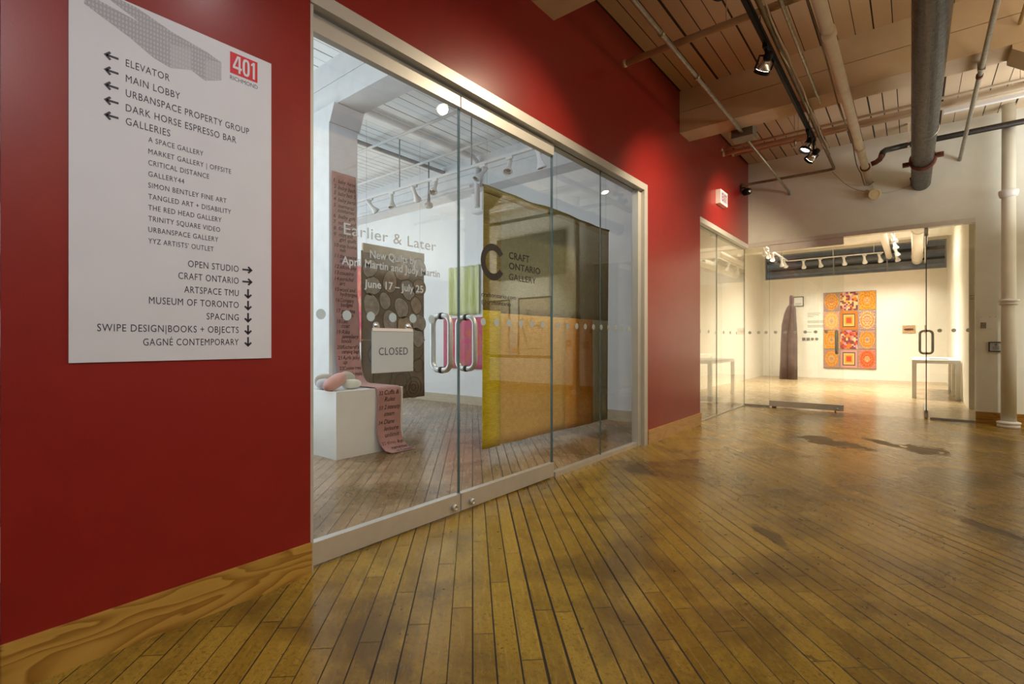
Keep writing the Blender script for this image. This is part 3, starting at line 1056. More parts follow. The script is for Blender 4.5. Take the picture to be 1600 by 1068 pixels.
# ---------------------------------------------------------------- corridor fittings
ex = thing('exit_sign', 'white illuminated exit sign box high on the red wall above the side glass', 'sign', (XW, 7.59, 3.10))
bm = bm_new(); bx(bm, XW + 0.001, XW + 0.07, 7.42, 7.76, 3.10, 3.30); bevel(bm, 0.006); obj('housing', bm, 'plexiglass_white', ex)
emit_mat('exit_face', (1.0, 0.80, 0.70), 0.75)
bm = bm_new(); bx(bm, XW + 0.0702, XW + 0.073, 7.445, 7.735, 3.122, 3.278); obj('face_plate', bm, 'exit_face', ex)
emit_mat('exit_red', (0.85, 0.12, 0.08), 0.6)
bm = bm_new(); put_text(bm, 'EXIT', lambda x, y: (XW + 0.0735, 7.475 + x, 3.145 + y), 0.23, 0.11, nrm=(0.001, 0, 0), bold=0.01); obj('lettering', bm, 'exit_red', ex)


def spot_head(name, label, pivot, aim, drop, style, group, lens=True, light=None):
    """a track light: adapter, yoke or stem, can and lens"""
    p = Vector(pivot)
    t = thing(name, label, 'light', p, group)
    d = (Vector(aim) - p)
    d.normalize()
    c = p + Vector((0, 0, -drop))
    if style == 'black':
        bm = bm_new(); bx(bm, p.x - 0.018, p.x + 0.018, p.y - 0.05, p.y + 0.05, p.z - 0.03, p.z + 0.0); obj('adapter', bm, 'dark_metal', t)
        bm = bm_new(); tube(bm, [p + Vector((0, 0, -0.03)), c + Vector((0, 0, 0.045))], 0.010, 8)
        a, b = frame_axes(d)
        a = Vector((d.y, -d.x, 0)).normalized()
        w = 0.072
        tube(bm, [c + a * w + d * 0.06, c + a * w, c + Vector((0, 0, 0.045)) + a * w * 0.8, c + Vector((0, 0, 0.05)), c + Vector((0, 0, 0.045)) - a * w * 0.8, c - a * w, c - a * w + d * 0.06], 0.008, 6)
        obj('yoke', bm, 'dark_metal', t)
        bm = bm_new(); lathe(bm, c - d * 0.075, d, [(0, 0.030), (0.03, 0.036), (0.055, 0.036), (0.06, 0.030)]); obj('lamp_holder', bm, 'dark_metal', t)
        bm = bm_new(); lathe(bm, c - d * 0.015, d, [(0, 0.030), (0.03, 0.042), (0.06, 0.056), (0.075, 0.058)]); obj('reflector_bulb', bm, 'silver_lamp', t)
        bm = bm_new(); lathe(bm, c + d * 0.060, d, [(0, 0.062), (0.030, 0.064), (0.030, 0.058), (0.004, 0.056)], cap=False); obj('front_ring', bm, 'dark_metal', t)
        bm = bm_new(); lathe(bm, c + d * 0.062, d, [(0, 0.052), (0.006, 0.050), (0.010, 0.030)]); obj('lens', bm, 'lit_lens' if lens else 'silver_lamp', t)
        e = c + d * 0.10
        rad = 0.04
    else:
        s = 1.0
        bm = bm_new(); bx(bm, p.x - 0.05, p.x + 0.05, p.y - 0.016, p.y + 0.016, p.z - 0.03, p.z); obj('adapter', bm, 'white_gloss', t)
        bm = bm_new(); tube(bm, [p + Vector((0, 0, -0.03)), c], 0.009, 8); obj('stem', bm, 'white_gloss', t)
        bm = bm_new(); lathe(bm, c - d * 0.10, d, [(0, 0.022), (0.01, 0.026), (0.13, 0.028), (0.16, 0.035), (0.215, 0.058), (0.24, 0.060), (0.24, 0.054), (0.21, 0.050)], cap=False)
        lathe(bm, c - d * 0.10, d, [(0, 0.001), (0.0005, 0.022)], cap=False)
        obj('can', bm, 'white_gloss', t)
        bm = bm_new(); lathe(bm, c + d * 0.105, d, [(0, 0.050), (0.006, 0.047), (0.009, 0.020)]); obj('lens', bm, 'lit_lens_white' if lens else 'silver_lamp', t)
        e = c + d * 0.15
        rad = 0.05
    if light:
        en, colr, size, blend = light
        L = lamp('bulb_light', 'SPOT', e - chain_loc(t), en, colr, spot_size=math.radians(size), spot_blend=blend, shadow_soft_size=rad)
        L.rotation_euler = d.to_track_quat('-Z', 'Y').to_euler()
        L.parent = t
    return t


# black track with its heads
def track(label, loc, rails, mat, hangers, z, r, hmat):
    t = thing('lighting_track', label, 'lighting track', loc)
    bm = bm_new()
    for q in rails:
        bx(bm, *q)
    obj('rail', bm, mat, t)
    for x, y in hangers:
        bm = bm_new(); tube(bm, [(x, y, z), (x, y, ZC)], r, 6); obj('hanger', bm, hmat, t)
    return t


track('long black lighting track hanging below the corridor ceiling', (-0.956, 2, 3.57), [(-0.978, -0.934, -3.5, 7.15, 3.585, 3.62), (-0.968, -0.944, -3.5, 7.15, 3.570, 3.585)], 'dark_metal',
      [(-0.956, y) for y in (0.8, 2.6, 4.35, 6.75)], 3.62, 0.004, 'iron_black')
GB = 'black spotlights on the corridor track'
spot_head('track_spotlight', 'black spotlight on the corridor track, first in view from the left', (-0.956, 4.555, 3.57), (XW, 5.75, 1.9), 0.13, 'black', GB, light=(250, WARM, 105, 1.0))
spot_head('track_spotlight', 'lit black spotlight near the far end of the corridor track, its lens facing the viewer', (-0.956, 6.68, 3.57), (-1.9, 6.0, 1.2), 0.16, 'black', GB, light=(60, WARM, 95, 1.0))
spot_head('track_spotlight', 'last black spotlight at the far tip of the corridor track', (-0.956, 7.10, 3.57), (XW, 7.95, 2.6), 0.16, 'black', GB, light=(250, WARM, 100, 1.0))
spot_head('track_spotlight', 'black spotlight of the corridor track over the glass doors, seen mirrored in the glass', (-0.956, 3.37, 3.57), (XW + 0.1, 2.7, 1.9), 0.13, 'black', GB, light=(135, WARM, 105, 1.0))
spot_head('track_spotlight', 'black spotlight of the corridor track aimed at the directory board', (-0.956, 1.2, 3.57), (XW, 0.9, 1.5), 0.13, 'black', GB, light=(22, (0.97, 0.95, 1.0), 60, 1.0))

# conduits, pipes
bm = bm_new(); tube(bm, [(-1.60, -4.1, 3.615), (-1.60, 6.352, 3.615)], 0.020, 10)
for y in (0.6, 3.9, 4.75):
    lathe(bm, (-1.60, y, 3.615), (0, 1, 0), [(0, 0.026), (0.05, 0.026)], 12)
tag(obj('conduit', bm, 'galvanised'), 'galvanised steel conduit running along the ceiling to the grey junction box', 'conduit')
bm = bm_new(); tube(bm, [(-1.59, 6.565, 3.575), (-1.59, 9.13, 3.575), (-1.59, 9.20, 3.56), (-1.59, 9.225, 3.52)], 0.018, 10)
tag(obj('conduit', bm, 'galvanised'), 'short steel conduit from the junction box to the far white wall', 'conduit')
jb = thing('junction_box', 'grey metal junction box under the ceiling beside the beam', 'box', (-1.60, 6.45, 3.56))
bm = bm_new(); bx(bm, -1.72, -1.48, 6.36, 6.56, 3.57, 3.70); bevel(bm, 0.004, 1); obj('box', bm, 'iron_grey', jb)
bm = bm_new(); bx(bm, -1.725, -1.475, 6.355, 6.565, 3.562, 3.572); obj('cover_plate', bm, 'iron_grey', jb)

t = thing('cable_run', 'bundled brown cables along the ceiling turning left toward the red wall corner', 'cable', (-0.91, 2, 3.6))
bm = bm_new(); tube(bm, [(-0.895, -4.1, 3.627), (-0.895, 8.5, 3.627), (-0.90, 8.57, 3.627), (-0.93, 8.59, 3.627), (-1.0, 8.60, 3.627), (-2.10, 8.60, 3.635), (-2.17, 8.60, 3.66)], 0.020, 10); obj('main_cable', bm, 'cable', t)
for dx in (0.0, 0.028):
    pts = []
    for k in range(56):
        y = -2 + k * 0.18
        pts.append((-0.890 + dx + 0.006 * math.sin(k * 1.3 + dx * 90), y, 3.622 + 0.010 * math.cos(k * 0.9 + dx * 50)))
    bm = bm_new(); tube(bm, pts, 0.007, 6); obj('loose_wire', bm, 'cable_white', t)
bm = bm_new(); tube(bm, [(-0.775, -4.1, 3.66), (-0.775, 6.2, 3.66), (-0.775, 6.30, 3.69)], 0.015, 8)
tag(obj('conduit', bm, 'galvanised'), 'thin conduit beside the cable run ending at the beam', 'conduit')

# cream sprinkler pipes across the corridor
for k, (y, z, r, x0, nz) in enumerate([(4.30, 3.72, 0.030, -2.12, []), (7.35, 3.76, 0.030, -2.10, [-1.2]), (7.62, 3.93, 0.016, -2.20, [0.05]), (8.2, 4.02, 0.022, -2.20, [])]):
    lab = ['cream sprinkler pipe crossing the near ceiling bay in front of the beam', 'lower cream sprinkler pipe crossing the ceiling bay behind the beam',
           'slim cream pipe above and behind the lower sprinkler pipe', 'thin cream pipe close under the boards of the farthest ceiling bay'][k]
    t = thing('sprinkler_pipe', lab, 'pipe', (1, y, z - r), 'sprinkler pipes across the corridor')
    bm = bm_new(); tube(bm, [(x0, y, z), (4.19, y, z)], r, 12); obj('pipe', bm, 'cream_paint', t)
    bm = bm_new(); lathe(bm, (x0 - 0.006, y, z), (1, 0, 0), [(0, r + 0.005), (0.03, r + 0.005)], 12); obj('end_cap', bm, 'cream_paint', t)
    for x in (-1.2, 0.9, 2.6):
        bm = bm_new(); tube(bm, [(x, y, z + r * 0.8), (x, y, ZC)], 0.005, 6); obj('hanger', bm, 'cream_paint', t)
    for x in nz:
        bm = bm_new(); lathe(bm, (x, y, z - r * 0.8), (0, 0, -1), [(0, 0.014), (0.05, 0.016), (0.055, 0.008), (0.09, 0.006), (0.095, 0.030), (0.10, 0.030)], 16); obj('sprinkler_head', bm, 'galvanised', t)

# cream pipe with a wire
t = thing('heating_pipe', 'cream painted pipe running along the corridor ceiling into the far wall', 'pipe', (-0.52, 2, 3.4))
bm = bm_new(); tube(bm, [(-0.52, -4.1, 3.53), (-0.52, 9.235, 3.53)], 0.046, 18); obj('pipe', bm, 'cream_paint', t)
for y in (4.55, 7.55):
    bm = bm_new(); lathe(bm, (-0.52, y, 3.53), (0, 1, 0), [(0, 0.047), (0.01, 0.056), (0.09, 0.056), (0.10, 0.047)], 18); obj('coupling', bm, 'cream_paint', t)
bm = bm_new()
pts = [(-0.585 + 0.012 * math.sin(k * 0.8), -3 + k * 0.3, 3.52 + 0.02 * math.cos(k * 1.1)) for k in range(40)] + [(-0.57, 9.1, 3.45), (-0.52, 9.2, 3.46), (-0.46, 9.18, 3.50)]
tube(bm, pts, 0.007, 6); obj('wire', bm, 'cable', t)
bm = bm_new(); lathe(bm, (-0.52, 8.42, 3.53), (0, 1, 0), [(0, 0.050), (0.005, 0.060), (0.05, 0.060), (0.055, 0.050)], 18); obj('clamp', bm, 'rust', t)
# black branch pipe along the far wall
bm = bm_new()
tube(bm, [(-0.452, 8.45, 3.555), (-0.40, 8.45, 3.57), (-0.36, 8.46, 3.60), (-0.34, 8.52, 3.66)], 0.034, 12)
t = thing('branch_pipe', 'black iron pipe across the top of the far wall, joined to the cream pipe', 'pipe', (1.5, 9.1, 3.99))
obj('union', bm, 'rust', t)
bm = bm_new(); tube(bm, [(-0.34, 8.52, 3.66), (-0.33, 8.62, 3.74), (-0.30, 8.74, 3.80), (-0.24, 8.86, 3.84), (-0.14, 8.90, 3.86), (0.0, 8.90, 3.865), (4.18, 8.90, 3.90)], 0.038, 14); obj('pipe', bm, 'iron_black', t)
for x in (-0.05, 1.6):
    bm = bm_new(); bx(bm, x - 0.012, x + 0.012, 8.87, 8.93, 3.82, ZC); obj('hanger_strap', bm, 'cream_paint', t)
# big steel pipe
t = thing('drain_pipe', 'thick dark steel drain pipe hanging along the corridor ceiling into the far wall', 'pipe', (0.10, 2, 3.28))
bm = bm_new(); tube(bm, [(0.13, -4.1, 3.40), (0.085, 9.235, 3.385)], 0.112, 36); obj('pipe', bm, 'steel_pipe', t)
for y in (2.2, 6.95):
    bm = bm_new(); lathe(bm, (0.10, y, 3.395), (0, 1, 0), [(0, 0.112), (0.004, 0.118), (0.018, 0.118), (0.022, 0.112)], 36); obj('joint', bm, 'galvanised', t)
bm = bm_new(); lathe(bm, (0.092, 8.05, 3.388), (0, 1, 0), [(0, 0.113), (0.004, 0.128), (0.016, 0.138), (0.05, 0.138), (0.062, 0.128), (0.066, 0.113)], 36)
for s in (-1, 1):
    bx(bm, 0.092 + s * 0.165 - 0.035, 0.092 + s * 0.165 + 0.035, 8.045, 8.12, 3.385 + s * 0.03 - 0.022, 3.385 + s * 0.03 + 0.022)
    lathe(bm, (0.092 + s * 0.172, 8.03, 3.385 + s * 0.03), (0, 1, 0), [(0, 0.012), (0.11, 0.012)], 8)
obj('clamp', bm, 'rust', t)
bm = bm_new(); tube(bm, [(-0.03, 9.15, 3.46), (-0.02, 9.19, 3.42), (-0.02, 9.22, 3.36)], 0.012, 8); obj('clip', bm, 'dark_metal', t)
# thin galvanised pipe on the right
t = thing('conduit', 'thin galvanised conduit right of the big steel pipe running into the far wall', 'conduit', (0.48, 3, 3.5))
bm = bm_new(); tube(bm, [(0.43, -4.1, 3.53), (0.50, 9.238, 3.62)], 0.021, 12); obj('pipe', bm, 'galvanised', t)
bm = bm_new(); obj('bracket', (lambda b: (bx(b, 0.455, 0.51, 6.20, 6.215, 3.575, 3.648), b)[1])(bm_new()), 'galvanised', t); lathe(bm, (0.4835, 6.36, 3.598), (0, 1, 0), [(0, 0.027), (0.05, 0.027)], 12); obj('clamp', bm, 'rust', t)
bm = bm_new(); tube(bm, [(0.70, -4.1, 3.78), (0.70, 5.98, 3.80)], 0.014, 8)
tag(obj('conduit', bm, 'beige_plastic'), 'thinnest conduit at the right edge of the ceiling ending at the beam', 'conduit')

# painted ducts in the last bay, right side
bm = bm_new(); tube(bm, [(0.25, 7.0, 3.98), (0.55, 7.0, 4.02), (0.75, 7.05, 3.98), (1.0, 7.1, 3.96), (4.1, 7.1, 3.96)], 0.05, 14)
tag(obj('painted_pipe', bm, 'white_gloss'), 'white pipe close under the boards right of the steel pipe', 'pipe')
bm = bm_new(); bx(bm, 0.30, 4.1, 8.30, 8.36, 3.99, 4.05); bx(bm, 1.05, 1.35, 8.28, 8.38, 3.97, 4.07)
tag(obj('cable_channel', bm, 'white_gloss'), 'white cable channel across the farthest bay right of the steel pipe', 'cable channel')

# timber column and corbel carrying the beam at the right
t = thing('timber_post', 'tan timber post with a sloped corbel under the corridor beam', 'column', (0.95, 6.165, 0))
bm = bm_new(); bx(bm, 1.02, 1.32, 6.015, 6.315, 0, 3.38); obj('shaft', bm, 'beam_paint', t)
bm = bm_new(); prism(bm, [(0.66, 6.0, ZB - 0.002), (0.66, 6.0, 3.61), (0.98, 6.0, 3.36), (1.36, 6.0, 3.36), (1.70, 6.0, 3.61), (1.70, 6.0, ZB - 0.002)], (0, 0.33, 0)); obj('corbel', bm, 'beam_paint', t)

# cast iron column against the far wall
t = thing('iron_column', 'white cast iron column with ring collar standing against the far wall', 'column', (0.956, 9.0, 0))
bm = bm_new(); lathe(bm, (0.956, 9.0, 0), (0, 0, 1), [(0.06, 0.075), (1.60, 0.073), (1.62, 0.072), (ZC, 0.066)], 32); obj('shaft', bm, 'white_paint', t)
bm = bm_new(); lathe(bm, (0.956, 9.0, 0), (0, 0, 1), [(0, 0.108), (0.012, 0.112), (0.035, 0.110), (0.040, 0.100), (0.050, 0.118), (0.070, 0.116), (0.082, 0.078)], 32); obj('base', bm, 'white_gloss', t)
bm = bm_new(); lathe(bm, (0.956, 9.0, 0), (0, 0, 1), [(1.575, 0.074), (1.580, 0.092), (1.592, 0.096), (1.606, 0.088), (1.620, 0.104), (1.642, 0.104), (1.650, 0.074)], 32)
lathe(bm, (0.956, 9.0, 0), (0, 0, 1), [(2.96, 0.07), (2.97, 0.086), (2.99, 0.092), (3.02, 0.098), (3.05, 0.098), (3.06, 0.07)], 32); obj('collar', bm, 'white_gloss', t)

# plaques by the column
t = thing('label_holder', 'clear acrylic label holder with a small photo on the far wall', 'plaque', (0.79, YF, 1.28))
bm = bm_new(); bx(bm, 0.70, 0.87, YF - 0.006, YF - 0.001, 1.283, 1.447); obj('plate', bm, 'plexiglass_white', t)
bm = bm_new(); bx(bm, 0.708, 0.765, YF - 0.0085, YF - 0.006, 1.285, 1.365); obj('photo', bm, 'photo_grey', t)
for x, z in ((0.712, 1.437), (0.858, 1.437), (0.80, 1.437)):
    bm = bm_new(); lathe(bm, (x, YF - 0.006, z), (0, -1, 0), [(0, 0.006), (0.004, 0.006)], 10); obj('screw', bm, 'galvanised', t)
t = thing('framed_plaque', 'small black framed plaque on the far wall below the acrylic label', 'plaque', (0.86, YF, 0.97))
bm = bm_new()
for (a, b, c, d) in ((0.788, 0.93, 0.970, 0.982), (0.788, 0.93, 1.09, 1.102), (0.788, 0.80, 0.982, 1.09), (0.918, 0.93, 0.982, 1.09)):
    bx(bm, a, b, YF - 0.022, YF - 0.001, c, d)
obj('frame', bm, 'wood_frame', t)
bm = bm_new(); bx(bm, 0.80, 0.918, YF - 0.010, YF - 0.004, 0.982, 1.09); obj('plate', bm, 'paper', t)
bm = bm_new(); bx(bm, 0.845, 0.872, YF - 0.012, YF - 0.0101, 1.05, 1.075)
for k in range(4):
    bx(bm, 0.825, 0.893, YF - 0.012, YF - 0.0101, 1.0 + k * 0.012, 1.006 + k * 0.012)
obj('text_block', bm, 'photo_grey', t)

# camera in the corner, alarm horn
t = thing('security_camera', 'small black camera on a bracket in the corner above the exit sign', 'camera', (-2.2, 8.75, 3.6))
bm = bm_new(); bx(bm, XW + 0.001, XW + 0.02, 8.72, 8.80, 3.56, 3.68); tube(bm, [(XW + 0.015, 8.76, 3.64), (XW + 0.06, 8.76, 3.64), (XW + 0.08, 8.74, 3.61)], 0.014, 8); obj('bracket', bm, 'iron_black', t)
bm = bm_new(); lathe(bm, (XW + 0.05, 8.79, 3.57), (0.75, -0.65, -0.12), [(0, 0.035), (0.015, 0.055), (0.10, 0.055), (0.13, 0.045), (0.14, 0.03)], 20); obj('body', bm, 'dark_metal', t)
bm = bm_new(); lathe(bm, (XW + 0.153, 8.70, 3.553), (0.75, -0.65, -0.12), [(0, 0.028), (0.008, 0.024), (0.012, 0.008)], 16); obj('lens', bm, 'silver_lamp', t)
t = thing('alarm_horn', 'beige alarm horn mounted on the far white wall above the glass front', 'alarm', (-0.48, YF, 3.25))
bm = bm_new(); bx(bm, -0.53, -0.43, YF - 0.04, YF - 0.001, 3.29, 3.37); bevel(bm, 0.006); obj('mount', bm, 'beige_plastic', t)
bm = bm_new(); lathe(bm, (-0.47, YF - 0.035, 3.325), (0.25, -1, -0.35), [(0, 0.03), (0.03, 0.035), (0.06, 0.075), (0.09, 0.085), (0.10, 0.07), (0.085, 0.05)], 24); obj('horn', bm, 'beige_plastic', t)
bm = bm_new(); lathe(bm, (-0.53, YF - 0.04, 3.355), (-0.5, -1, 0.1), [(0, 0.025), (0.04, 0.035), (0.05, 0.02)], 16); obj('strobe', bm, 'beige_plastic', t)
bm = bm_new(); tube(bm, [(-0.49, 9.215, 3.49), (-0.47, 9.225, 3.43), (-0.48, 9.225, 3.36)], 0.004, 6); obj('lead', bm, 'cable_white', t)
bm = bm_new()
pts = []
for k in range(15):
    s = k / 14
    pts.append((-0.925 + 0.36 * s, 8.62 + 0.595 * s, 3.60 - 0.22 * s - 0.07 * math.sin(math.pi * s)))
tube(bm, pts, 0.004, 6)
tag(obj('hanging_wire', bm, 'cable'), 'thin wire sagging from the cable run to the alarm horn', 'wire')
bm = bm_new(); tube(bm, [(-0.43, 9.225, 3.33), (-0.30, 9.225, 3.31), (-0.15, 9.225, 3.33), (-0.02, 9.225, 3.38)], 0.003, 6)
tag(obj('hanging_wire', bm, 'cable_white'), 'thin pale wire sagging from the alarm horn to the steel pipe', 'wire')

# things on the far wall beyond the column, seen mirrored in the gallery glass
t = thing('framed_poster', 'large framed poster of a hand drawing on the far wall right of the column', 'poster', (2.2, YF, 0.76))
bm = bm_new()
for (a, b, c, d) in ((1.74, 2.69, 0.76, 0.79), (1.74, 2.69, 2.11, 2.14), (1.74, 1.77, 0.79, 2.11), (2.66, 2.69, 0.79, 2.11)):
    bx(bm, a, b, YF - 0.03, YF - 0.001, c, d)
obj('frame', bm, 'wood_frame', t)
bm = bm_new(); bx(bm, 1.77, 2.66, YF - 0.014, YF - 0.006, 0.79, 2.11); obj('sheet', bm, 'poster_paper', t)
bm = bm_new()
hand = [(2.42, 0.95), (2.44, 1.12), (2.52, 1.30), (2.56, 1.48), (2.60, 1.62), (2.56, 1.66), (2.51, 1.60), (2.44, 1.40), (2.43, 1.62), (2.42, 1.82), (2.38, 1.86), (2.34, 1.82),
        (2.34, 1.60), (2.33, 1.48), (2.32, 1.60), (2.28, 1.66), (2.24, 1.62), (2.24, 1.45), (2.21, 1.46), (2.16, 1.50), (2.12, 1.46), (2.12, 1.36), (2.07, 1.46), (2.02, 1.58), (1.97, 1.60), (1.95, 1.55), (2.0, 1.36), (2.03, 1.18), (2.02, 0.95)]
tube(bm, [(x, YF - 0.016, z) for x, z in hand], 0.009, 6, closed=True)
tube(bm, [(2.12, YF - 0.016, 1.36), (2.20, YF - 0.016, 1.30), (2.28, YF - 0.016, 1.34), (2.24, YF - 0.016, 1.20), (2.12, YF - 0.016, 1.12)], 0.007, 6)
tube(bm, [(2.24, YF - 0.016, 1.44), (2.34, YF - 0.016, 1.46)], 0.007, 6)
obj('hand_drawing', bm, 'ink', t)
t = thing('framed_print', 'narrow framed print on the far wall beside the hand poster', 'poster', (3.1, YF, 0.8))
bm = bm_new()
for (a, b, c, d) in ((2.95, 3.75, 0.76, 0.79), (2.95, 3.75, 2.09, 2.12), (2.95, 2.98, 0.79, 2.09), (3.72, 3.75, 0.79, 2.09)):
    bx(bm, a, b, YF - 0.03, YF - 0.001, c, d)
obj('frame', bm, 'wood_frame', t)
bm = bm_new(); bx(bm, 2.98, 3.72, YF - 0.014, YF - 0.006, 0.79, 2.09); obj('sheet', bm, 'poster_paper', t)
t = thing('leaflet_rack', 'small rack of two leaflets on the far wall between the framed posters', 'leaflets', (2.85, YF, 0.8))
bm = bm_new(); bx(bm, 2.70, 2.945, YF - 0.05, YF - 0.032, 0.78, 1.34); obj('rack', bm, 'plexiglass_white', t)
bm = bm_new(); bx(bm, 2.74, 2.93, YF - 0.060, YF - 0.052, 1.08, 1.38); obj('leaflet', bm, 'paper', t)
bm = bm_new(); bx(bm, 2.70, 2.90, YF - 0.064, YF - 0.054, 0.79, 1.05); obj('leaflet', bm, 'paper', t)
bm = bm_new(); bx(bm, 2.72, 2.82, YF - 0.067, YF - 0.0645, 0.85, 0.95); obj('picture', bm, 'leaflet_red', t)
bm = bm_new(); bx(bm, 2.87, 2.945, YF - 0.062, YF - 0.051, 0.79, 1.05); obj('leaflet', bm, 'leaflet_blue', t)
t = thing('wall_canvas', 'large dark canvas hanging high on the far wall right of the column', 'picture', (2.4, YF, 2.6))
bm = bm_new(); bx(bm, 1.40, 3.30, YF - 0.06, YF - 0.001, 2.62, 3.55); obj('canvas', bm, 'dark_canvas', t)
bm = bm_new()
for (a, b, c, d) in ((1.38, 3.32, 2.60, 2.62), (1.38, 3.32, 3.55, 3.57), (1.38, 1.40, 2.62, 3.55), (3.30, 3.32, 2.62, 3.55)):
    bx(bm, a, b, YF - 0.07, YF - 0.001, c, d)
obj('frame', bm, 'wood_frame', t)
t = thing('light_switch', 'brass light switch plate on the far wall right of the column', 'switch', (1.12, YF, 1.0))
bm = bm_new(); bx(bm, 1.24, 1.36, YF - 0.012, YF - 0.001, 1.0, 1.14); bevel(bm, 0.003, 1); obj('plate', bm, 'galvanised', t)
bm = bm_new(); bx(bm, 1.28, 1.32, YF - 0.022, YF - 0.012, 1.05, 1.09); obj('toggle', bm, 'plexiglass_white', t)

# ---------------------------------------------------------------- near gallery: column, pedestal, banner
t = thing('timber_post', 'white painted timber post with sloped cap in the near gallery behind the long list banner', 'column', (-5.03, 3.08, 0))
bm = bm_new(); bx(bm, -5.22, -4.87, 2.90, 3.25, 0, 3.46); bevel(bm, 0.012, 2); obj('shaft', bm, 'wall_timber', t)
bm = bm_new(); prism(bm, [(-5.32, 2.90, ZB - 0.004), (-5.32, 2.90, 3.635), (-5.235, 2.90, 3.46), (-4.855, 2.90, 3.46), (-4.77, 2.90, 3.635), (-4.77, 2.90, ZB - 0.004)], (0, 0.37, 0)); obj('cap', bm, 'wall_timber', t)
bm = bm_new(); bx(bm, -4.70, -4.17, 2.556, 3.33, 0.0, 0.634); bevel(bm, 0.003, 1)
tag(obj('display_plinth', bm, 'white_gloss'), 'white plinth inside the glass door carrying the pebble cushions', 'plinth')
for nm, lab, c, r, rot, mt in (
        ('pebble_cushion', 'pink pebble cushion leaning at the front of the white plinth', (-4.315, 2.635, 0.708), (0.165, 0.068, 0.070), (0.0, 0.0, 0.0), 'pillow_pink'),
        ('pebble_cushion', 'ivory pebble cushion lying right of the pink one on the plinth', (-4.355, 2.84, 0.682), (0.062, 0.100, 0.047), (0, 0, 0.1), 'pillow_ivory'),
        ('pebble_cushion', 'lilac grey pebble cushion left of the pink one on the plinth', (-4.515, 2.635, 0.692), (0.070, 0.070, 0.052), (0, 0, -0.3), 'pillow_lilac'),
        ('pebble_cushion', 'sage grey pebble cushion leaning behind the pink and ivory ones', (-4.475, 2.865, 0.712), (0.042, 0.092, 0.080), (-0.30, 0, 0.1), 'pillow_sage'),
        ('pebble_cushion', 'tan pebble cushion at the back left of the plinth', (-4.650, 2.715, 0.705), (0.040, 0.100, 0.071), (0, 0, 0.0), 'pillow_tan')):
    bm = bm_new()
    if mt == 'pillow_pink':
        blob(bm, c, (0.066, 0.150, 0.062), (0.38, 0, 0.30), 2.3)
        zmin = min(v.co.z for v in bm.verts)
        for v in bm.verts:
            v.co.z += 0.6345 - zmin
    else:
        blob(bm, c, r, rot, 2.5)
        zmin = min(v.co.z for v in bm.verts)
        for v in bm.verts:
            v.co.z += 0.6345 - zmin
    tag(obj(nm, bm, mt), lab, 'cushion', 'pebble cushions on the plinth')

# list banner: path from the top of the post, over the plinth and down to the floor
BP = [(-4.858, 2.94), (-4.850, 2.0), (-4.835, 1.4), (-4.815, 1.0), (-4.79, 0.80), (-4.755, 0.70), (-4.70, 0.655), (-4.62, 0.642), (-4.40, 0.641), (-4.22, 0.641), (-4.168, 0.640),
      (-4.152, 0.625), (-4.148, 0.58), (-4.150, 0.35), (-4.140, 0.18), (-4.11, 0.08), (-4.05, 0.02), (-3.97, 0.006)]
# smooth it
def densify(P, n=6):
    out = []
    for i in range(len(P) - 1):
        p0 = P[max(i - 1, 0)]; p1 = P[i]; p2 = P[i + 1]; p3 = P[min(i + 2, len(P) - 1)]
        for k in range(n):
            s = k / n
            out.append(tuple(0.5 * ((2 * p1[j]) + (-p0[j] + p2[j]) * s + (2 * p0[j] - 5 * p1[j] + 4 * p2[j] - p3[j]) * s * s + (-p0[j] + 3 * p1[j] - 3 * p2[j] + p3[j]) * s ** 3) for j in (0, 1)))
    out.append(P[-1])
    return out
BQ = BP
BL = [0.0]
for a, b in zip(BQ, BQ[1:]):
    BL.append(BL[-1] + math.hypot(b[0] - a[0], b[1] - a[1]))
BW = 0.295


def banner_pt(w, s, lift=0.0):
    """w across (0..BW), s = distance from the top; returns the 3-D point"""
    s = max(0.0, min(BL[-1] - 1e-6, s))
    i = 0
    while BL[i + 1] < s:
        i += 1
    k = (s - BL[i]) / (BL[i + 1] - BL[i])
    a, b = BQ[i], BQ[i + 1]
    tx, tz = (b[0] - a[0]), (b[1] - a[1])
    l = math.hypot(tx, tz)
    nx, nz = -tz / l, tx / l
    x = a[0] + (b[0] - a[0]) * k
    z = a[1] + (b[1] - a[1]) * k
    sh = 0.03 * max(0, (s - 0.3) / 2.0) if s < 2.4 else 0.06
    wob = 0.006 * math.sin(s * 9) * min(1, s)
    rip = 0.004 * math.sin(w * 40 + s * 5) if s < 2.0 else 0
    return Vector((x + nx * (lift + 0.004) + rip, 2.925 + sh + wob + w + (0.05 * ((s - BL[-1] + 0.35) / 0.35) ** 2 if s > BL[-1] - 0.35 else 0), z + nz * (lift + 0.004)))


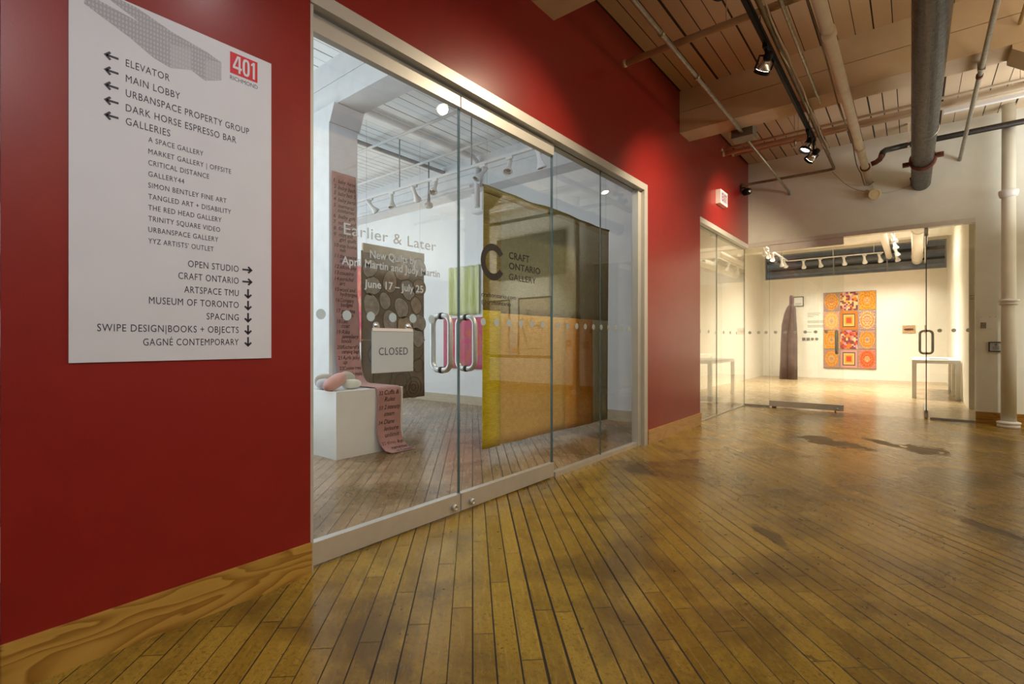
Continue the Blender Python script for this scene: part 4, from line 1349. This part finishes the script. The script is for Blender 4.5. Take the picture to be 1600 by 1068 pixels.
t = thing('list_banner', 'long dusty pink cloth with a handwritten list, trailing over the plinth to the floor', 'banner', (-4.5, 3.07, 0.006))
bm = bm_new()
ns, nw = 90, 8
grid = [[bm.verts.new(banner_pt(BW * j / nw, BL[-1] * i / ns)) for j in range(nw + 1)] for i in range(ns + 1)]
for i in range(ns):
    for j in range(nw):
        bm.faces.new((grid[i][j], grid[i + 1][j], grid[i + 1][j + 1], grid[i][j + 1])).smooth = True
bmesh.ops.recalc_face_normals(bm, faces=bm.faces)
bmesh.ops.solidify(bm, geom=list(bm.faces), thickness=0.003)
bmesh.ops.recalc_face_normals(bm, faces=bm.faces)
obj('cloth', bm, 'banner_cloth', t)
rows = [('1', ['baby nurse']), ('2', ['baby bath']), ('3', ['baby bath 2']), ('4', ['baby parts']), ('5', ['memorial', 'costumes']), ('6', ['baby gift']), ('7', ['nurses hand']),
        ('8', ['first knits']), ('9', ['mom and', 'girl quilt']), ('10', ['stay home', 'mom']), ('11', ['the sewing', 'art dresses']), ('12', ['school play']), ('13', ['cousins']), ('14', ['enrichd', 'art']),
        ('15', ['wool and', 'hydrangea']), ('16', ['Company', 'badges']), ('17', ['grandma', 'garden']), ('18', ['Leo', 'coat']), ('19', ['Rika', 'jewellery', 'tools']),
        ('20', ["Richard's", 'camping bags']), ('21', ['Aprils jacky', 'up']), ('22', ['Connies trees']), ('23', ["Sarah's masks"])]
s = 0.115
tot = sum(len(r[1]) + 0.35 for r in rows)
step = (2.28 - s) / tot
for num, words in rows:
    bm = bm_new(); put_text(bm, num, lambda x, y, s=s: banner_pt(0.014 + x, s - y, 0.005), None, 0.040, shear=0.15, bold=0.010); obj('list_number', bm, 'stitch', t)
    for w in words:
        bm = bm_new(); put_text(bm, w, lambda x, y, s=s: banner_pt(0.070 + x, s - y, 0.005), min(0.215, 0.025 * len(w)), 0.042, shear=0.3, bold=0.012); obj('handwritten_line', bm, 'stitch', t)
        s += step
    s += step * 0.35
s0 = BL[11] + 0.055
for num, words in (('32', ['Cuffs &', 'Rules']), ('33', ['2 intensity', 'steam']), ('34', ['Diane', 'leisure', 'unlimit']), ('35', ['three days', 'mementoes', 'of Canada'])):
    bm = bm_new(); put_text(bm, num, lambda x, y, s=s0: banner_pt(0.02 + x, s - y, 0.005), None, 0.036, shear=0.15, bold=0.006); obj('list_number', bm, 'stitch', t)
    for w in words:
        bm = bm_new(); put_text(bm, w, lambda x, y, s=s0: banner_pt(0.085 + x, s - y, 0.005), min(0.20, 0.026 * len(w)), 0.044, shear=0.3, bold=0.010); obj('handwritten_line', bm, 'stitch', t)
        s0 += 0.068
    s0 += 0.012

# circles quilt
t = thing('circle_quilt', 'dark brown hanging quilt with appliqued circles behind the closed sign', 'quilt', (-5.85, 4.52, 0.27))
bm = bm_new()
n1, n2 = 22, 30
def cq(u, v):
    return Vector((-5.85 + 0.018 * math.sin(u * 9 + v * 2) * (1 - v * 0.6), 3.955 + 1.13 * u, 0.27 + 2.08 * v))
gr = [[bm.verts.new(cq(i / n1, j / n2)) for j in range(n2 + 1)] for i in range(n1 + 1)]
for i in range(n1):
    for j in range(n2):
        bm.faces.new((gr[i][j], gr[i + 1][j], gr[i + 1][j + 1], gr[i][j + 1])).smooth = True
bmesh.ops.solidify(bm, geom=list(bm.faces), thickness=0.012)
bmesh.ops.recalc_face_normals(bm, faces=bm.faces)
obj('cloth', bm, 'brown_felt', t)
bm = bm_new(); bx(bm, -5.868, -5.838, 3.985, 5.075, 2.33, 2.455); obj('header', bm, 'header_tan', t)
rng = random.Random(4)
ci = 0
for row in range(5):
    for c in range(4):
        y = 4.09 + c * 0.285 + (0.06 if row % 2 else -0.02) + rng.uniform(-0.03, 0.03)
        z = 2.14 - row * 0.265 + (0.07 if c % 2 else 0) + rng.uniform(-0.03, 0.02)
        r = 0.122 + rng.uniform(-0.022, 0.018)
        if y + r > 5.09:
            y = 5.075 - r
        if y - r < 3.97:
            y = 3.97 + r
        if rng.random() < 0.08:
            continue
        pts = []
        ph = rng.uniform(0, 6)
        for k in range(28):
            a = 2 * math.pi * k / 28
            rr = r * (1 + 0.10 * math.sin(2 * a + ph) + 0.04 * math.sin(3 * a + ph * 2))
            pts.append((-5.826, y + rr * math.cos(a), z + rr * 1.12 * math.sin(a)))
        bm = bm_new(); prism(bm, pts, (0.006, 0, 0)); pt = obj('patch', bm, ['patch_brown', 'patch_grey', 'patch_tan'][rng.choice([0, 0, 1, 1, 2])], t)
        bm = bm_new(); tube(bm, [(-5.820, a, b) for _, a, b in pts], 0.004, 6, closed=True); obj('patch_outline', bm, 'thread_dark', pt)
# stitched rings on the lower half
for (y, z, r) in [(4.86, 1.02, 0.20), (4.20, 0.93, 0.14), (4.30, 0.60, 0.16), (4.62, 0.52, 0.19), (4.86, 0.42, 0.15), (4.86, 0.42, 0.09), (4.86, 0.42, 0.045), (5.0, 0.33, 0.0), (4.45, 0.95, 0.12), (4.95, 0.75, 0.10), (4.62, 0.52, 0.11)]:
    if r == 0:
        continue
    bm = bm_new()
    tube(bm, [(-5.831, min(5.075, y + r * math.cos(a)), z + r * 1.05 * math.sin(a)) for a in [2 * math.pi * k / 26 for k in range(26)]], 0.0045, 6, closed=True)
    obj('stitched_ring', bm, 'thread_dark', t)
bm = bm_new(); bx(bm, -5.835, -5.825, 3.96, 5.08, 1.12, 1.135); obj('seam', bm, 'header_tan', t)
for y in (4.05, 5.0):
    bm = bm_new(); tube(bm, [(-5.853, y, 2.44), (-5.853, y, ZC)], 0.0015, 5); obj('hanging_line', bm, 'galvanised', t)

# green and red hangings on the gallery wall
def fab(name, stops, vec, sc, dist=0.6, rough=0.95, bumps=0.4):
    g = G(name)
    o = g.gen()
    n = g.noise(g.scale(o, vec), sc, 5, 0.6, dist)
    g.set(color=g.ramp(n, stops), rough=rough, sheen=0.2)
    g.bump(g.noise(o, 60.0, 3), bumps, 0.01)
    M[name] = g.m


fab('green_cloth', [(0.30, (0.40, 0.47, 0.14)), (0.48, (0.56, 0.60, 0.30)), (0.62, (0.62, 0.66, 0.45)), (0.72, (0.50, 0.52, 0.42))], (9, 1, 1.2), 1.0)
fab('red_cloth', [(0.30, (0.55, 0.02, 0.08)), (0.45, (0.62, 0.08, 0.16)), (0.55, (0.45, 0.13, 0.22)), (0.66, (0.62, 0.16, 0.06)), (0.75, (0.50, 0.03, 0.16))], (5, 1, 4), 1.1)
fab('pink_cloth', [(0.35, (0.62, 0.20, 0.18)), (0.6, (0.70, 0.30, 0.26))], (3, 1, 1), 1.0)
fab('magenta_cloth', [(0.35, (0.72, 0.02, 0.22)), (0.50, (0.78, 0.20, 0.14)), (0.62, (0.70, 0.38, 0.26)), (0.7, (0.65, 0.03, 0.30))], (2, 1, 4), 1.3)


def hanging(name, label, x0, x1, z0, z1, y, mat, amp=0.008, wavy=0.0):
    t = thing(name, label, 'quilt', ((x0 + x1) / 2, y, z0))
    bm = bm_new()
    n1, n2 = 24, 10
    gr = [[bm.verts.new((x0 + (x1 - x0) * i / n1, y - 0.02 - amp * math.sin(i * 1.1 + j * 0.1), z0 + (z1 - z0) * j / n2 + wavy * math.sin(i * 0.9))) for j in range(n2 + 1)] for i in range(n1 + 1)]
    for i in range(n1):
        for j in range(n2):
            bm.faces.new((gr[i][j], gr[i + 1][j], gr[i + 1][j + 1], gr[i][j + 1])).smooth = True
    bmesh.ops.recalc_face_normals(bm, faces=bm.faces)
    bmesh.ops.solidify(bm, geom=list(bm.faces), thickness=0.006)
    bmesh.ops.recalc_face_normals(bm, faces=bm.faces)
    obj('cloth', bm, mat, t)
    bm = bm_new(); tube(bm, [(x0 - 0.01, y - 0.012, z1 - 0.01), (x1 + 0.01, y - 0.012, z1 - 0.01)], 0.006, 8); obj('hanging_rod', bm, 'white_gloss', t)
    return t


hanging('wall_hanging', 'pale green gathered cloth hanging on the white gallery wall', -6.58, -5.82, 1.58, 2.44, 6.33, 'green_cloth', 0.014, 0.006)
rq = hanging('wall_hanging', 'small red and pink quilt hanging below the green cloth', -6.72, -5.70, 0.63, 1.53, 6.33, 'red_cloth', 0.003)
for (x, z, r, mt) in [(-6.56, 1.02, 0.11, 0), (-6.36, 0.78, 0.10, 0), (-6.10, 1.12, 0.12, 1), (-6.2, 0.80, 0.11, 0), (-6.36, 1.36, 0.09, 0), (-6.0, 0.95, 0.09, 1)]:
    pass
hanging('wall_hanging', 'magenta and coral quilt showing between the list banner and the circle quilt', -9.9, -8.80, 1.10, 2.76, 6.33, 'magenta_cloth', 0.004)
hanging('wall_hanging', 'salmon pink cloth at the far left of the gallery behind the red wall edge', -11.75, -10.95, 0.20, 2.85, 6.33, 'pink_cloth', 0.01)

# big yellow quilt
def translucent(g, amount):
    tl = g.new('ShaderNodeBsdfTranslucent')
    src = g.bsdf.inputs['Base Color'].links[0].from_socket
    g.t.links.new(src, tl.inputs[0])
    mx = g.new('ShaderNodeMixShader')
    mx.inputs[0].default_value = amount
    g.t.links.new(g.bsdf.outputs[0], mx.inputs[1])
    g.t.links.new(tl.outputs[0], mx.inputs[2])
    g.t.links.new(mx.outputs[0], g.out.inputs['Surface'])


def woven(name, a, b, sx, sz):
    g = G(name)
    p = g.pos()
    px, py, pz = g.xyz(p)
    n = g.noise(g.comb(0.0, g.math('MULTIPLY', py, sx), g.math('MULTIPLY', pz, sz)), 1.0, 5, 0.65, 0.8)
    big = g.noise(g.scale(p, (1, 1, 1)), 1.6, 3)
    w = g.math('SINE', g.math('ADD', g.math('MULTIPLY', pz, 420.0), g.math('MULTIPLY', n, 9.0)))
    f = g.math('ADD', g.math('MULTIPLY', n, 0.75), g.math('MULTIPLY', w, 0.10))
    f = g.math('ADD', f, g.math('MULTIPLY', g.math('SUBTRACT', big, 0.5), 0.35))
    g.set(color=g.ramp(f, [(0.25, a), (0.6, b)]), rough=0.95)
    g.bump(g.math('ADD', n, g.math('MULTIPLY', w, 0.3)), 0.5, 0.012)
    translucent(g, 0.45)
    M[name] = g.m


woven('quilt_olive', (0.30, 0.225, 0.055), (0.48, 0.385, 0.125), 14, 60)
woven('quilt_yellow', (0.64, 0.48, 0.015), (0.88, 0.74, 0.05), 14, 50)
woven('quilt_taupe', (0.29, 0.265, 0.145), (0.40, 0.37, 0.22), 22, 22)
woven('quilt_orange', (0.70, 0.45, 0.13), (0.88, 0.63, 0.22), 18, 26)
woven('quilt_amber', (0.64, 0.31, 0.035), (0.80, 0.45, 0.08), 18, 26)
woven('quilt_sand', (0.45, 0.42, 0.26), (0.60, 0.56, 0.38), 18, 26)
t = thing('stitched_quilt', 'very large yellow and olive stitched quilt hanging behind the right glass door', 'quilt', (-3.15, 4.65, 0.09))
QX = -3.15


def qpt(y, z):
    u = (y - 3.453) / 2.48
    top = 2.575 + 0.0 * u
    sag = 0.018 * math.sin(math.pi * u) ** 2 * max(0, (z - 1.3) / 1.3) * (0.6 + 0.4 * math.sin(u * 17))
    return Vector((QX + 0.012 * math.sin(y * 5.1 + z * 0.7) + 0.006 * math.sin(y * 13), y, z + sag - 0.02 * u * (1 if z < 0.5 else 0)))


def qpatch(name, mat, y0, y1, z0, z1):
    bm = bm_new()
    n1 = max(2, int((y1 - y0) / 0.08)); n2 = max(2, int((z1 - z0) / 0.1))
    gr = [[bm.verts.new(qpt(y0 + (y1 - y0) * i / n1, z0 + (z1 - z0) * j / n2)) for j in range(n2 + 1)] for i in range(n1 + 1)]
    for i in range(n1):
        for j in range(n2):
            bm.faces.new((gr[i][j], gr[i + 1][j], gr[i + 1][j + 1], gr[i][j + 1])).smooth = True
    bmesh.ops.recalc_face_normals(bm, faces=bm.faces)
    bmesh.ops.solidify(bm, geom=list(bm.faces), thickness=0.010)
    bmesh.ops.recalc_face_normals(bm, faces=bm.faces)
    return obj(name, bm, mat, t)


qpatch('side_panel', 'quilt_olive', 3.453, 3.70, 1.40, 2.50)['label'] = 'olive woven side strip'
qpatch('side_panel', 'quilt_yellow', 3.453, 3.70, 0.09, 1.40)['label'] = 'bright yellow side strip'
qpatch('field_panel', 'quilt_taupe', 3.70, 5.90, 1.38, 2.50)['label'] = 'grey olive upper field'
qpatch('field_panel', 'quilt_orange', 3.70, 4.86, 0.10, 1.38)['label'] = 'golden orange lower field'
qpatch('field_panel', 'quilt_amber', 4.86, 5.50, 0.10, 1.38)['label'] = 'deep amber lower field'
qpatch('field_panel', 'quilt_sand', 5.50, 5.90, 0.10, 1.38)['label'] = 'sand coloured lower edge'
qpatch('top_band', 'quilt_olive', 3.453, 5.90, 2.50, 2.57)
bm = bm_new()
pts = [qpt(3.44 + 2.48 * k / 30, 2.565) + Vector((0, 0, 0.008)) for k in range(31)]
tube(bm, pts, 0.012, 8); obj('hanging_rod', bm, 'quilt_olive', t)
for y in (3.5, 4.7, 5.85):
    q = qpt(y, 2.57)
    bm = bm_new(); tube(bm, [q, (q.x, y, ZC)], 0.0015, 5); obj('hanging_line', bm, 'galvanised', t)

# gallery ceiling fittings
track('white lighting track across the near gallery ceiling', (-6, 4.77, 3.40), [(-11.5, -2.6, 4.75, 4.79, 3.40, 3.432)], 'white_gloss', [(x, 4.77) for x in (-9.2, -7.6, -6.05, -4.55, -3.0)], 3.432, 0.009, 'grey_duct')
GW = 'white spotlights on the near gallery track'
heads = [(-6.78, (-5.9, 6.3, 1.4), 'lit'), (-6.24, (-5.9, 4.6, 1.4), 'lit'), (-5.70, (-6.3, 6.3, 1.7), ''), (-5.26, (-4.4, 3.2, 0.9), 'lit'), (-4.35, (-4.9, 3.4, 1.6), 'lit'), (-3.90, (-3.4, 3.6, 1.4), 'lit'), (-3.45, (-3.2, 5.4, 1.4), ''), (-7.6, (-9.3, 6.3, 1.8), ''), (-8.2, (-9.3, 6.3, 1.8), '')]
labs = ['white spotlight on the gallery track, third from the left', 'white spotlight on the gallery track, fourth from the left above the title lettering', 'white spotlight on the gallery track turned toward the wall, fifth from the left',
        'white spotlight on the gallery track right before the door gap, sixth from the left', 'white spotlight on the gallery track just left of the yellow quilt top', 'white spotlight on the gallery track above the left end of the yellow quilt', 'white spotlight on the gallery track above the middle of the yellow quilt',
        'white spotlight on the gallery track second from the left beside the list banner', 'white spotlight on the gallery track first from the left, behind the white post']
for (x, aim, st), lb in zip(heads, labs):
    spot_head('gallery_spotlight', lb, (x, 4.77, 3.40), aim, 0.10, 'white', GW, lens=False, light=(18, (1, 0.96, 0.9), 60, 0.8) if st else None)
for k, (x, r, mt, z) in enumerate([(-6.385, 0.032, 'grey_duct', 4.06), (-5.545, 0.045, 'wall_timber', 4.10)]):
    bm = bm_new()
    if k == 0:
        tube(bm, [(x, 3.3, z), (x, 6.0, z)], r, 12)
    else:
        tube(bm, [(x, 3.3, z), (x, 5.6, z), (x, 5.85, z - 0.01), (x, 5.93, z - 0.06), (x, 5.95, z - 0.2), (x, 5.95, 3.3)], r, 12)
    tag(obj('ceiling_pipe', bm, mt), ['straight grey pipe along the near gallery ceiling', 'white conduit on the near gallery ceiling bending down at the beam'][k], 'pipe')
for k, (y, z) in enumerate([(4.35, 3.95), (5.3, 3.98)]):
    bm = bm_new(); tube(bm, [(-11.8, y, z), (-2.5, y, z)], 0.02, 10)
    tag(obj('ceiling_pipe', bm, 'wall_timber'), ['thin white pipe crossing the near gallery ceiling in front of the track', 'thin white pipe crossing the near gallery ceiling behind the track'][k], 'pipe')
bm = bm_new(); bx(bm, -11.0, -5.7, 5.93, 5.97, 3.66, 3.70); tag(obj('cable_channel', bm, 'wall_timber'), 'grey white channel on the beam above the gallery wall', 'cable channel')
t = thing('wall_speaker', 'small white speaker box at the top of the gallery wall beside the yellow quilt', 'speaker', (-5.75, 6.25, 3.3))
bm = bm_new(); bx(bm, -5.90, -5.62, 6.18, 6.33, 3.30, 3.64); bevel(bm, 0.01); obj('cabinet', bm, 'white_gloss', t)
bm = bm_new(); bx(bm, -5.88, -5.64, 6.172, 6.18, 3.32, 3.62); obj('grille', bm, 'gallery_white', t)
bm = bm_new(); lathe(bm, (-6.33, 5.6, 3.35), (0, 0, 1), [(0, 0.05), (0.02, 0.07), (0.07, 0.07), (0.1, 0.03), (0.3, 0.012), (ZC - 3.35, 0.012)], 16)
tag(obj('pendant_bulb', bm, 'grey_duct'), 'small round grey fitting hanging behind the gallery track', 'light')

# ---------------------------------------------------------------- far gallery contents
t = thing('cloak_sculpture', 'tall dark brown cloak shaped sculpture standing in the far gallery', 'sculpture', (-2.88, 16.6, 0))
bm = bm_new()
secs = [(0.0, -3.125, -2.642), (0.6, -3.10, -2.645), (1.18, -3.082, -2.645), (1.60, -3.065, -2.66), (1.94, -2.997, -2.678), (2.06, -2.955, -2.682), (2.13, -2.925, -2.690), (2.17, -2.890, -2.720), (2.20, -2.866, -2.744), (2.26, -2.860, -2.748), (2.42, -2.860, -2.746), (2.46, -2.848, -2.757), (2.484, -2.822, -2.780)]
rings = []
for z, a, b in secs:
    cx, hw = (a + b) / 2, (b - a) / 2
    dp = 0.10 + hw * 0.28 if hw > 0.07 else hw * 1.1
    rings.append([bm.verts.new((cx + hw * math.cos(q), 16.6 + dp * math.sin(q) * (1 + 0.18 * math.sin(5 * q)), z)) for q in [2 * math.pi * k / 28 for k in range(28)]])
for r0, r1 in zip(rings, rings[1:]):
    for k in range(28):
        bm.faces.new((r0[k], r0[(k + 1) % 28], r1[(k + 1) % 28], r1[k])).smooth = True
bm.faces.new(rings[0][::-1]); bm.faces.new(rings[-1])
obj('cloak', bm, 'cloak', t)
bm = bm_new()
tube(bm, [(-2.80, 16.47, 2.45), (-2.78, 16.45, 2.28), (-2.80, 16.40, 1.9), (-2.87, 16.405, 1.2), (-2.87, 16.39, 0.02)], 0.012, 6); obj('seam', bm, 'thread_dark', t)

t = thing('block_quilt', 'bright orange quilt of twelve patterned blocks on the back wall of the far gallery', 'quilt', (-1.48, 17.8, 0.31))
bm = bm_new(); bx(bm, -2.134, -0.833, 17.765, 17.798, 0.312, 2.596); obj('backing', bm, 'grey_duct', t)
OR = (0.58, 0.17, 0.02); YE = (0.66, 0.36, 0.05); RD = (0.50, 0.07, 0.03); BL2 = (0.22, 0.22, 0.32); PK = (0.55, 0.25, 0.28); CR = (0.68, 0.50, 0.24)


def block_mat(name, kind, seed, bg, c1, c2, c3):
    g = G(name)
    x, y, z = g.xyz(g.gen())
    u = g.math('SUBTRACT', x, 0.5)
    v = g.math('SUBTRACT', z, 0.5)
    au = g.math('ABSOLUTE', u)
    av = g.math('ABSOLUTE', v)
    if kind == 'log':
        m = g.math('MAXIMUM', au, av)
        col = g.ramp(m, [(0.0, RD), (0.13, OR), (0.17, YE), (0.25, CR), (0.29, OR), (0.31, (0.10, 0.09, 0.05)), (0.36, c1), (0.46, c2)], 'CONSTANT')
    elif kind == 'letters':
        n = g.voro(g.comb(g.math('MULTIPLY', x, 5.0), seed * 1.0, g.math('MULTIPLY', z, 5.0)), 1.0, 'Color')
        r, gg, b = g.xyz(n)
        fx = g.math('FRACT', g.math('MULTIPLY', x, 9.0))
        fz = g.math('FRACT', g.math('MULTIPLY', z, 9.0))
        col = g.ramp(r, [(0.0, c1), (0.25, c2), (0.5, c3), (0.7, bg), (0.85, CR)], 'CONSTANT')
        cell, _ = g.white(g.comb(g.math('FLOOR', g.math('MULTIPLY', x, 9.0)), seed * 3.0, g.math('FLOOR', g.math('MULTIPLY', z, 11.0))))
        col = g.mix(g.math('GREATER_THAN', cell, 0.60), col, (0.20, 0.05, 0.06))
    else:
        rad = g.math('SQRT', g.math('ADD', g.math('MULTIPLY', u, u), g.math('MULTIPLY', v, v)))
        ang = g.math('ARCTAN2', v, u)
        pet = g.math('SINE', g.math('MULTIPLY', ang, 10.0 + seed))
        rr = g.math('ADD', rad, g.math('MULTIPLY', pet, 0.018))
        nn = g.noise(g.comb(g.math('MULTIPLY', au, 20.0), seed * 2.0, g.math('MULTIPLY', z, 20.0)), 1.0, 3)
        col = g.ramp(rr, [(0.0, c3), (0.10, CR), (0.16, c1), (0.24, c2), (0.31, c1), (0.40, c2), (0.46, bg)], 'CONSTANT')
        n2 = g.noise(g.comb(g.math('MULTIPLY', au, 13.0), seed * 5.0 + 2.0, g.math('MULTIPLY', z, 13.0)), 1.0, 2)
        col = g.mix(g.math('MULTIPLY', g.math('GREATER_THAN', nn, 0.48), 0.8), col, g.mix(g.math('GREATER_THAN', n2, 0.5), c2, c1))
        col = g.mix(g.math('GREATER_THAN', n2, 0.62), col, bg)
        col = g.mix(g.math('GREATER_THAN', nn, 0.60), col, (0.42, 0.12, 0.03))
    g.set(color=col, rough=0.9)
    M[name] = g.m


bl = [[('mandala', BL2, OR, YE, RD), ('letters', YE, CR, OR, PK), ('mandala', YE, YE, OR, PK)],
      [('mandala', PK, CR, YE, BL2), ('log', OR, OR, (0.62, 0.16, 0.02), RD), ('mandala', BL2, OR, CR, PK)],
      [('mandala', YE, YE, OR, BL2), ('letters', RD, RD, PK, OR), ('mandala', BL2, OR, YE, BL2)],
      [('mandala', BL2, YE, OR, BL2), ('log', RD, PK, (0.40, 0.24, 0.06), RD), ('mandala', PK, RD, OR, CR)]]
xe = [-2.134, -1.716, -1.259, -0.833]
ze = [2.596, 2.03, 1.455, 0.885, 0.312]
for r in range(4):
    for c in range(3):
        k, bg, c1, c2, c3 = bl[r][c]
        block_mat('block_%d_%d' % (r, c), k, r * 3 + c, bg, c1, c2, c3)
        bm = bm_new(); bx(bm, xe[c] + 0.012, xe[c + 1] - 0.012, 17.752, 17.765, ze[r + 1] + 0.012, ze[r] - 0.012)
        obj('quilt_block', bm, 'block_%d_%d' % (r, c), t)

t = thing('framed_notice', 'small black framed notice on the wall beside the cloak sculpture head', 'sign', (-2.8, 17.8, 2.2))
bm = bm_new()
for (a, b, c, d) in ((-2.95, -2.665, 2.215, 2.235), (-2.95, -2.665, 2.50, 2.52), (-2.95, -2.93, 2.235, 2.50), (-2.685, -2.665, 2.235, 2.50)):
    bx(bm, a, b, 17.77, 17.799, c, d)
obj('frame', bm, 'wood_frame', t)
bm = bm_new(); bx(bm, -2.93, -2.685, 17.78, 17.79, 2.235, 2.50); obj('sheet', bm, 'plexiglass_white', t)
bm = bm_new()
for k in range(3):
    bx(bm, -2.90, -2.76 + 0.02 * k, 17.778, 17.78, 2.26 + k * 0.025, 2.268 + k * 0.025)
obj('text_block', bm, 'photo_grey', t)
for k in range(4):
    bm = bm_new()
    x = -2.66 + k * 0.115
    if k < 2:
        bx(bm, x - 0.045, x + 0.045, 17.78, 17.799, 1.15, 1.235)
    else:
        lathe(bm, (x, 17.799, 1.193), (0, -1, 0), [(0, 0.042), (0.015, 0.042)], 20)
    tag(obj('wall_sample', bm, 'photo_grey'), ['first small dark square sample right of the cloak sculpture', 'second small dark square sample right of the cloak sculpture', 'first small dark round sample left of the block quilt', 'second small dark round sample nearest the block quilt'][k], 'sample', 'samples under the wall text')
bm = bm_new()
for z, w in ((1.98, 0.34), (1.93, 0.30), (1.88, 0.16), (1.74, 0.62), (1.70, 0.55), (1.60, 0.58), (1.56, 0.50), (1.40, 0.10)):
    bx(bm, -2.56, -2.56 + w, 17.797, 17.7995, z, z + 0.014)
tag(obj('wall_text', bm, 'galvanised'), 'block of pale printed wall text between the sculpture and the block quilt', 'wall text')
t = thing('small_picture', 'small tan picture of a boat shape on the back wall right of the block quilt', 'picture', (-0.1, 17.8, 1.35))
bm = bm_new(); bx(bm, -0.24, 0.045, 17.775, 17.799, 1.352, 1.565); obj('panel', bm, 'patch_tan', t)
bm = bm_new(); blob(bm, (-0.10, 17.775, 1.45), (0.11, 0.006, 0.03)); obj('motif', bm, 'rust', t)
bm = bm_new()
for z, w in ((1.862, 0.135), (1.852, 0.135), (1.825, 0.12), (1.81, 0.12), (1.795, 0.10)):
    bx(bm, 0.59 + 0.13, 0.59 + 0.13 + w * 0.8, 11.067, 11.0695, z, z + 0.004)
tag(obj('wall_text', bm, 'cable'), 'few small printed lines on the white partition end inside the far gallery', 'wall text')


def table(label, x0, x1, y0, y1, paper):
    t = thing('display_table', label, 'table', ((x0 + x1) / 2, (y0 + y1) / 2, 0), 'white tables along the far gallery right wall')
    bm = bm_new(); bx(bm, x0, x1, y0, y1, 0.685, 0.75); bevel(bm, 0.003, 1); obj('tabletop', bm, 'white_gloss', t)
    for x in (x0, x1 - 0.07):
        for y in (y0, y1 - 0.07):
            bm = bm_new(); bx(bm, x, x + 0.07, y, y + 0.07, 0, 0.685); obj('leg', bm, 'white_gloss', t)


table('white table nearest the open door in the far gallery', -0.02, 0.69, 12.50, 13.75, True)
table('second white table behind the nearest one in the far gallery', -0.02, 0.69, 13.80, 15.05, True)
table('white table standing in the left part of the far gallery behind the side glass', -3.75, -2.95, 9.6, 11.2, False)
bm = bm_new(); bx(bm, 0.25, 0.55, 13.05, 13.45, 0.7505, 0.756); bx(bm, 0.255, 0.545, 13.06, 13.44, 0.756, 0.759)
tag(obj('booklet', bm, 'photo_grey'), 'grey booklet lying on the nearest white table', 'booklet')

# far gallery pipes and track
bm = bm_new(); tube(bm, [(0.085, 9.37, 3.385), (0.08, 17.79, 3.36)], 0.115, 28)
for y in (12.8, 16.9):
    lathe(bm, (0.083, y, 3.375), (0, 1, 0), [(0, 0.115), (0.01, 0.13), (0.16, 0.13), (0.17, 0.115)], 28)
tag(obj('drain_pipe', bm, 'far_white'), 'thick white painted pipe inside the far gallery ending at its back wall', 'pipe')
bm = bm_new(); tube(bm, [(-0.53, 9.37, 3.50), (-0.52, 17.3, 3.47)], 0.07, 20)
tag(obj('heating_pipe', bm, 'far_white'), 'thinner white painted pipe left of the thick one in the far gallery', 'pipe')
track('white L shaped lighting track in the far gallery', (-2, 15, 3.40), [(-2.80, -0.60, 15.98, 16.02, 3.40, 3.43), (-2.82, -2.78, 12.9, 16.02, 3.40, 3.43)], 'white_gloss', [(-2.80, 13.4), (-2.80, 15.3), (-1.7, 16.0), (-0.8, 16.0)], 3.43, 0.008, 'white_gloss')
track('short white lighting track between the two painted pipes', (-0.34, 15, 3.44), [(-0.36, -0.32, 12.7, 17.2, 3.44, 3.47)], 'white_gloss', [(-0.34, 13.4), (-0.34, 16.8)], 3.47, 0.008, 'white_gloss')
GF = 'white spotlights of the far gallery'
FL = [((-2.80, 13.1, 3.40), (-2.8, 16.8, 1.0), 'front left spotlight of the L shaped track, first of its left row', 1), ((-2.80, 13.6, 3.40), (-3.4, 17.0, 1.2), 'lit spotlight of the L shaped track, second of its left row', 1), ((-2.80, 14.1, 3.40), (-3.5, 16.4, 1.2), 'lit spotlight of the L shaped track, third of its left row', 0),
      ((-2.80, 15.2, 3.40), (-2.9, 16.6, 1.4), 'spotlight of the L shaped track, fourth of its left row', 1), ((-2.80, 15.6, 3.40), (-2.4, 17.8, 1.4), 'spotlight at the corner of the L shaped track', 0),
      ((-2.40, 16.0, 3.40), (-2.4, 17.8, 1.2), 'first spotlight of the rear row above the sculpture', 1), ((-2.0, 16.0, 3.40), (-1.8, 17.8, 1.2), 'second spotlight of the rear row left of the block quilt', 1), ((-1.45, 16.0, 3.40), (-1.3, 17.8, 1.4), 'third spotlight of the rear row above the block quilt', 1),
      ((-1.0, 16.0, 3.40), (-0.9, 17.8, 1.4), 'fourth spotlight of the rear row right of the block quilt', 1), ((-0.68, 16.0, 3.40), (-0.3, 17.8, 1.4), 'last spotlight of the rear row beside the painted pipe', 1),
      ((-0.34, 13.3, 3.44), (0.5, 13.0, 0.8), 'nearest lit spotlight of the short track between the pipes', 1), ((-0.34, 14.2, 3.44), (0.5, 14.2, 0.8), 'second lit spotlight of the short track between the pipes', 1), ((-0.34, 15.4, 3.44), (0.6, 16.2, 1.2), 'third lit spotlight of the short track between the pipes', 1),
      ((-0.34, 16.4, 3.44), (0.2, 17.8, 1.4), 'farthest lit spotlight of the short track between the pipes', 1)]
for p, aim, lb, on in FL:
    spot_head('gallery_spotlight', lb, p, aim, 0.10, 'white', GF, lens=True, light=(66, WARM2, 75, 0.9) if on else None)
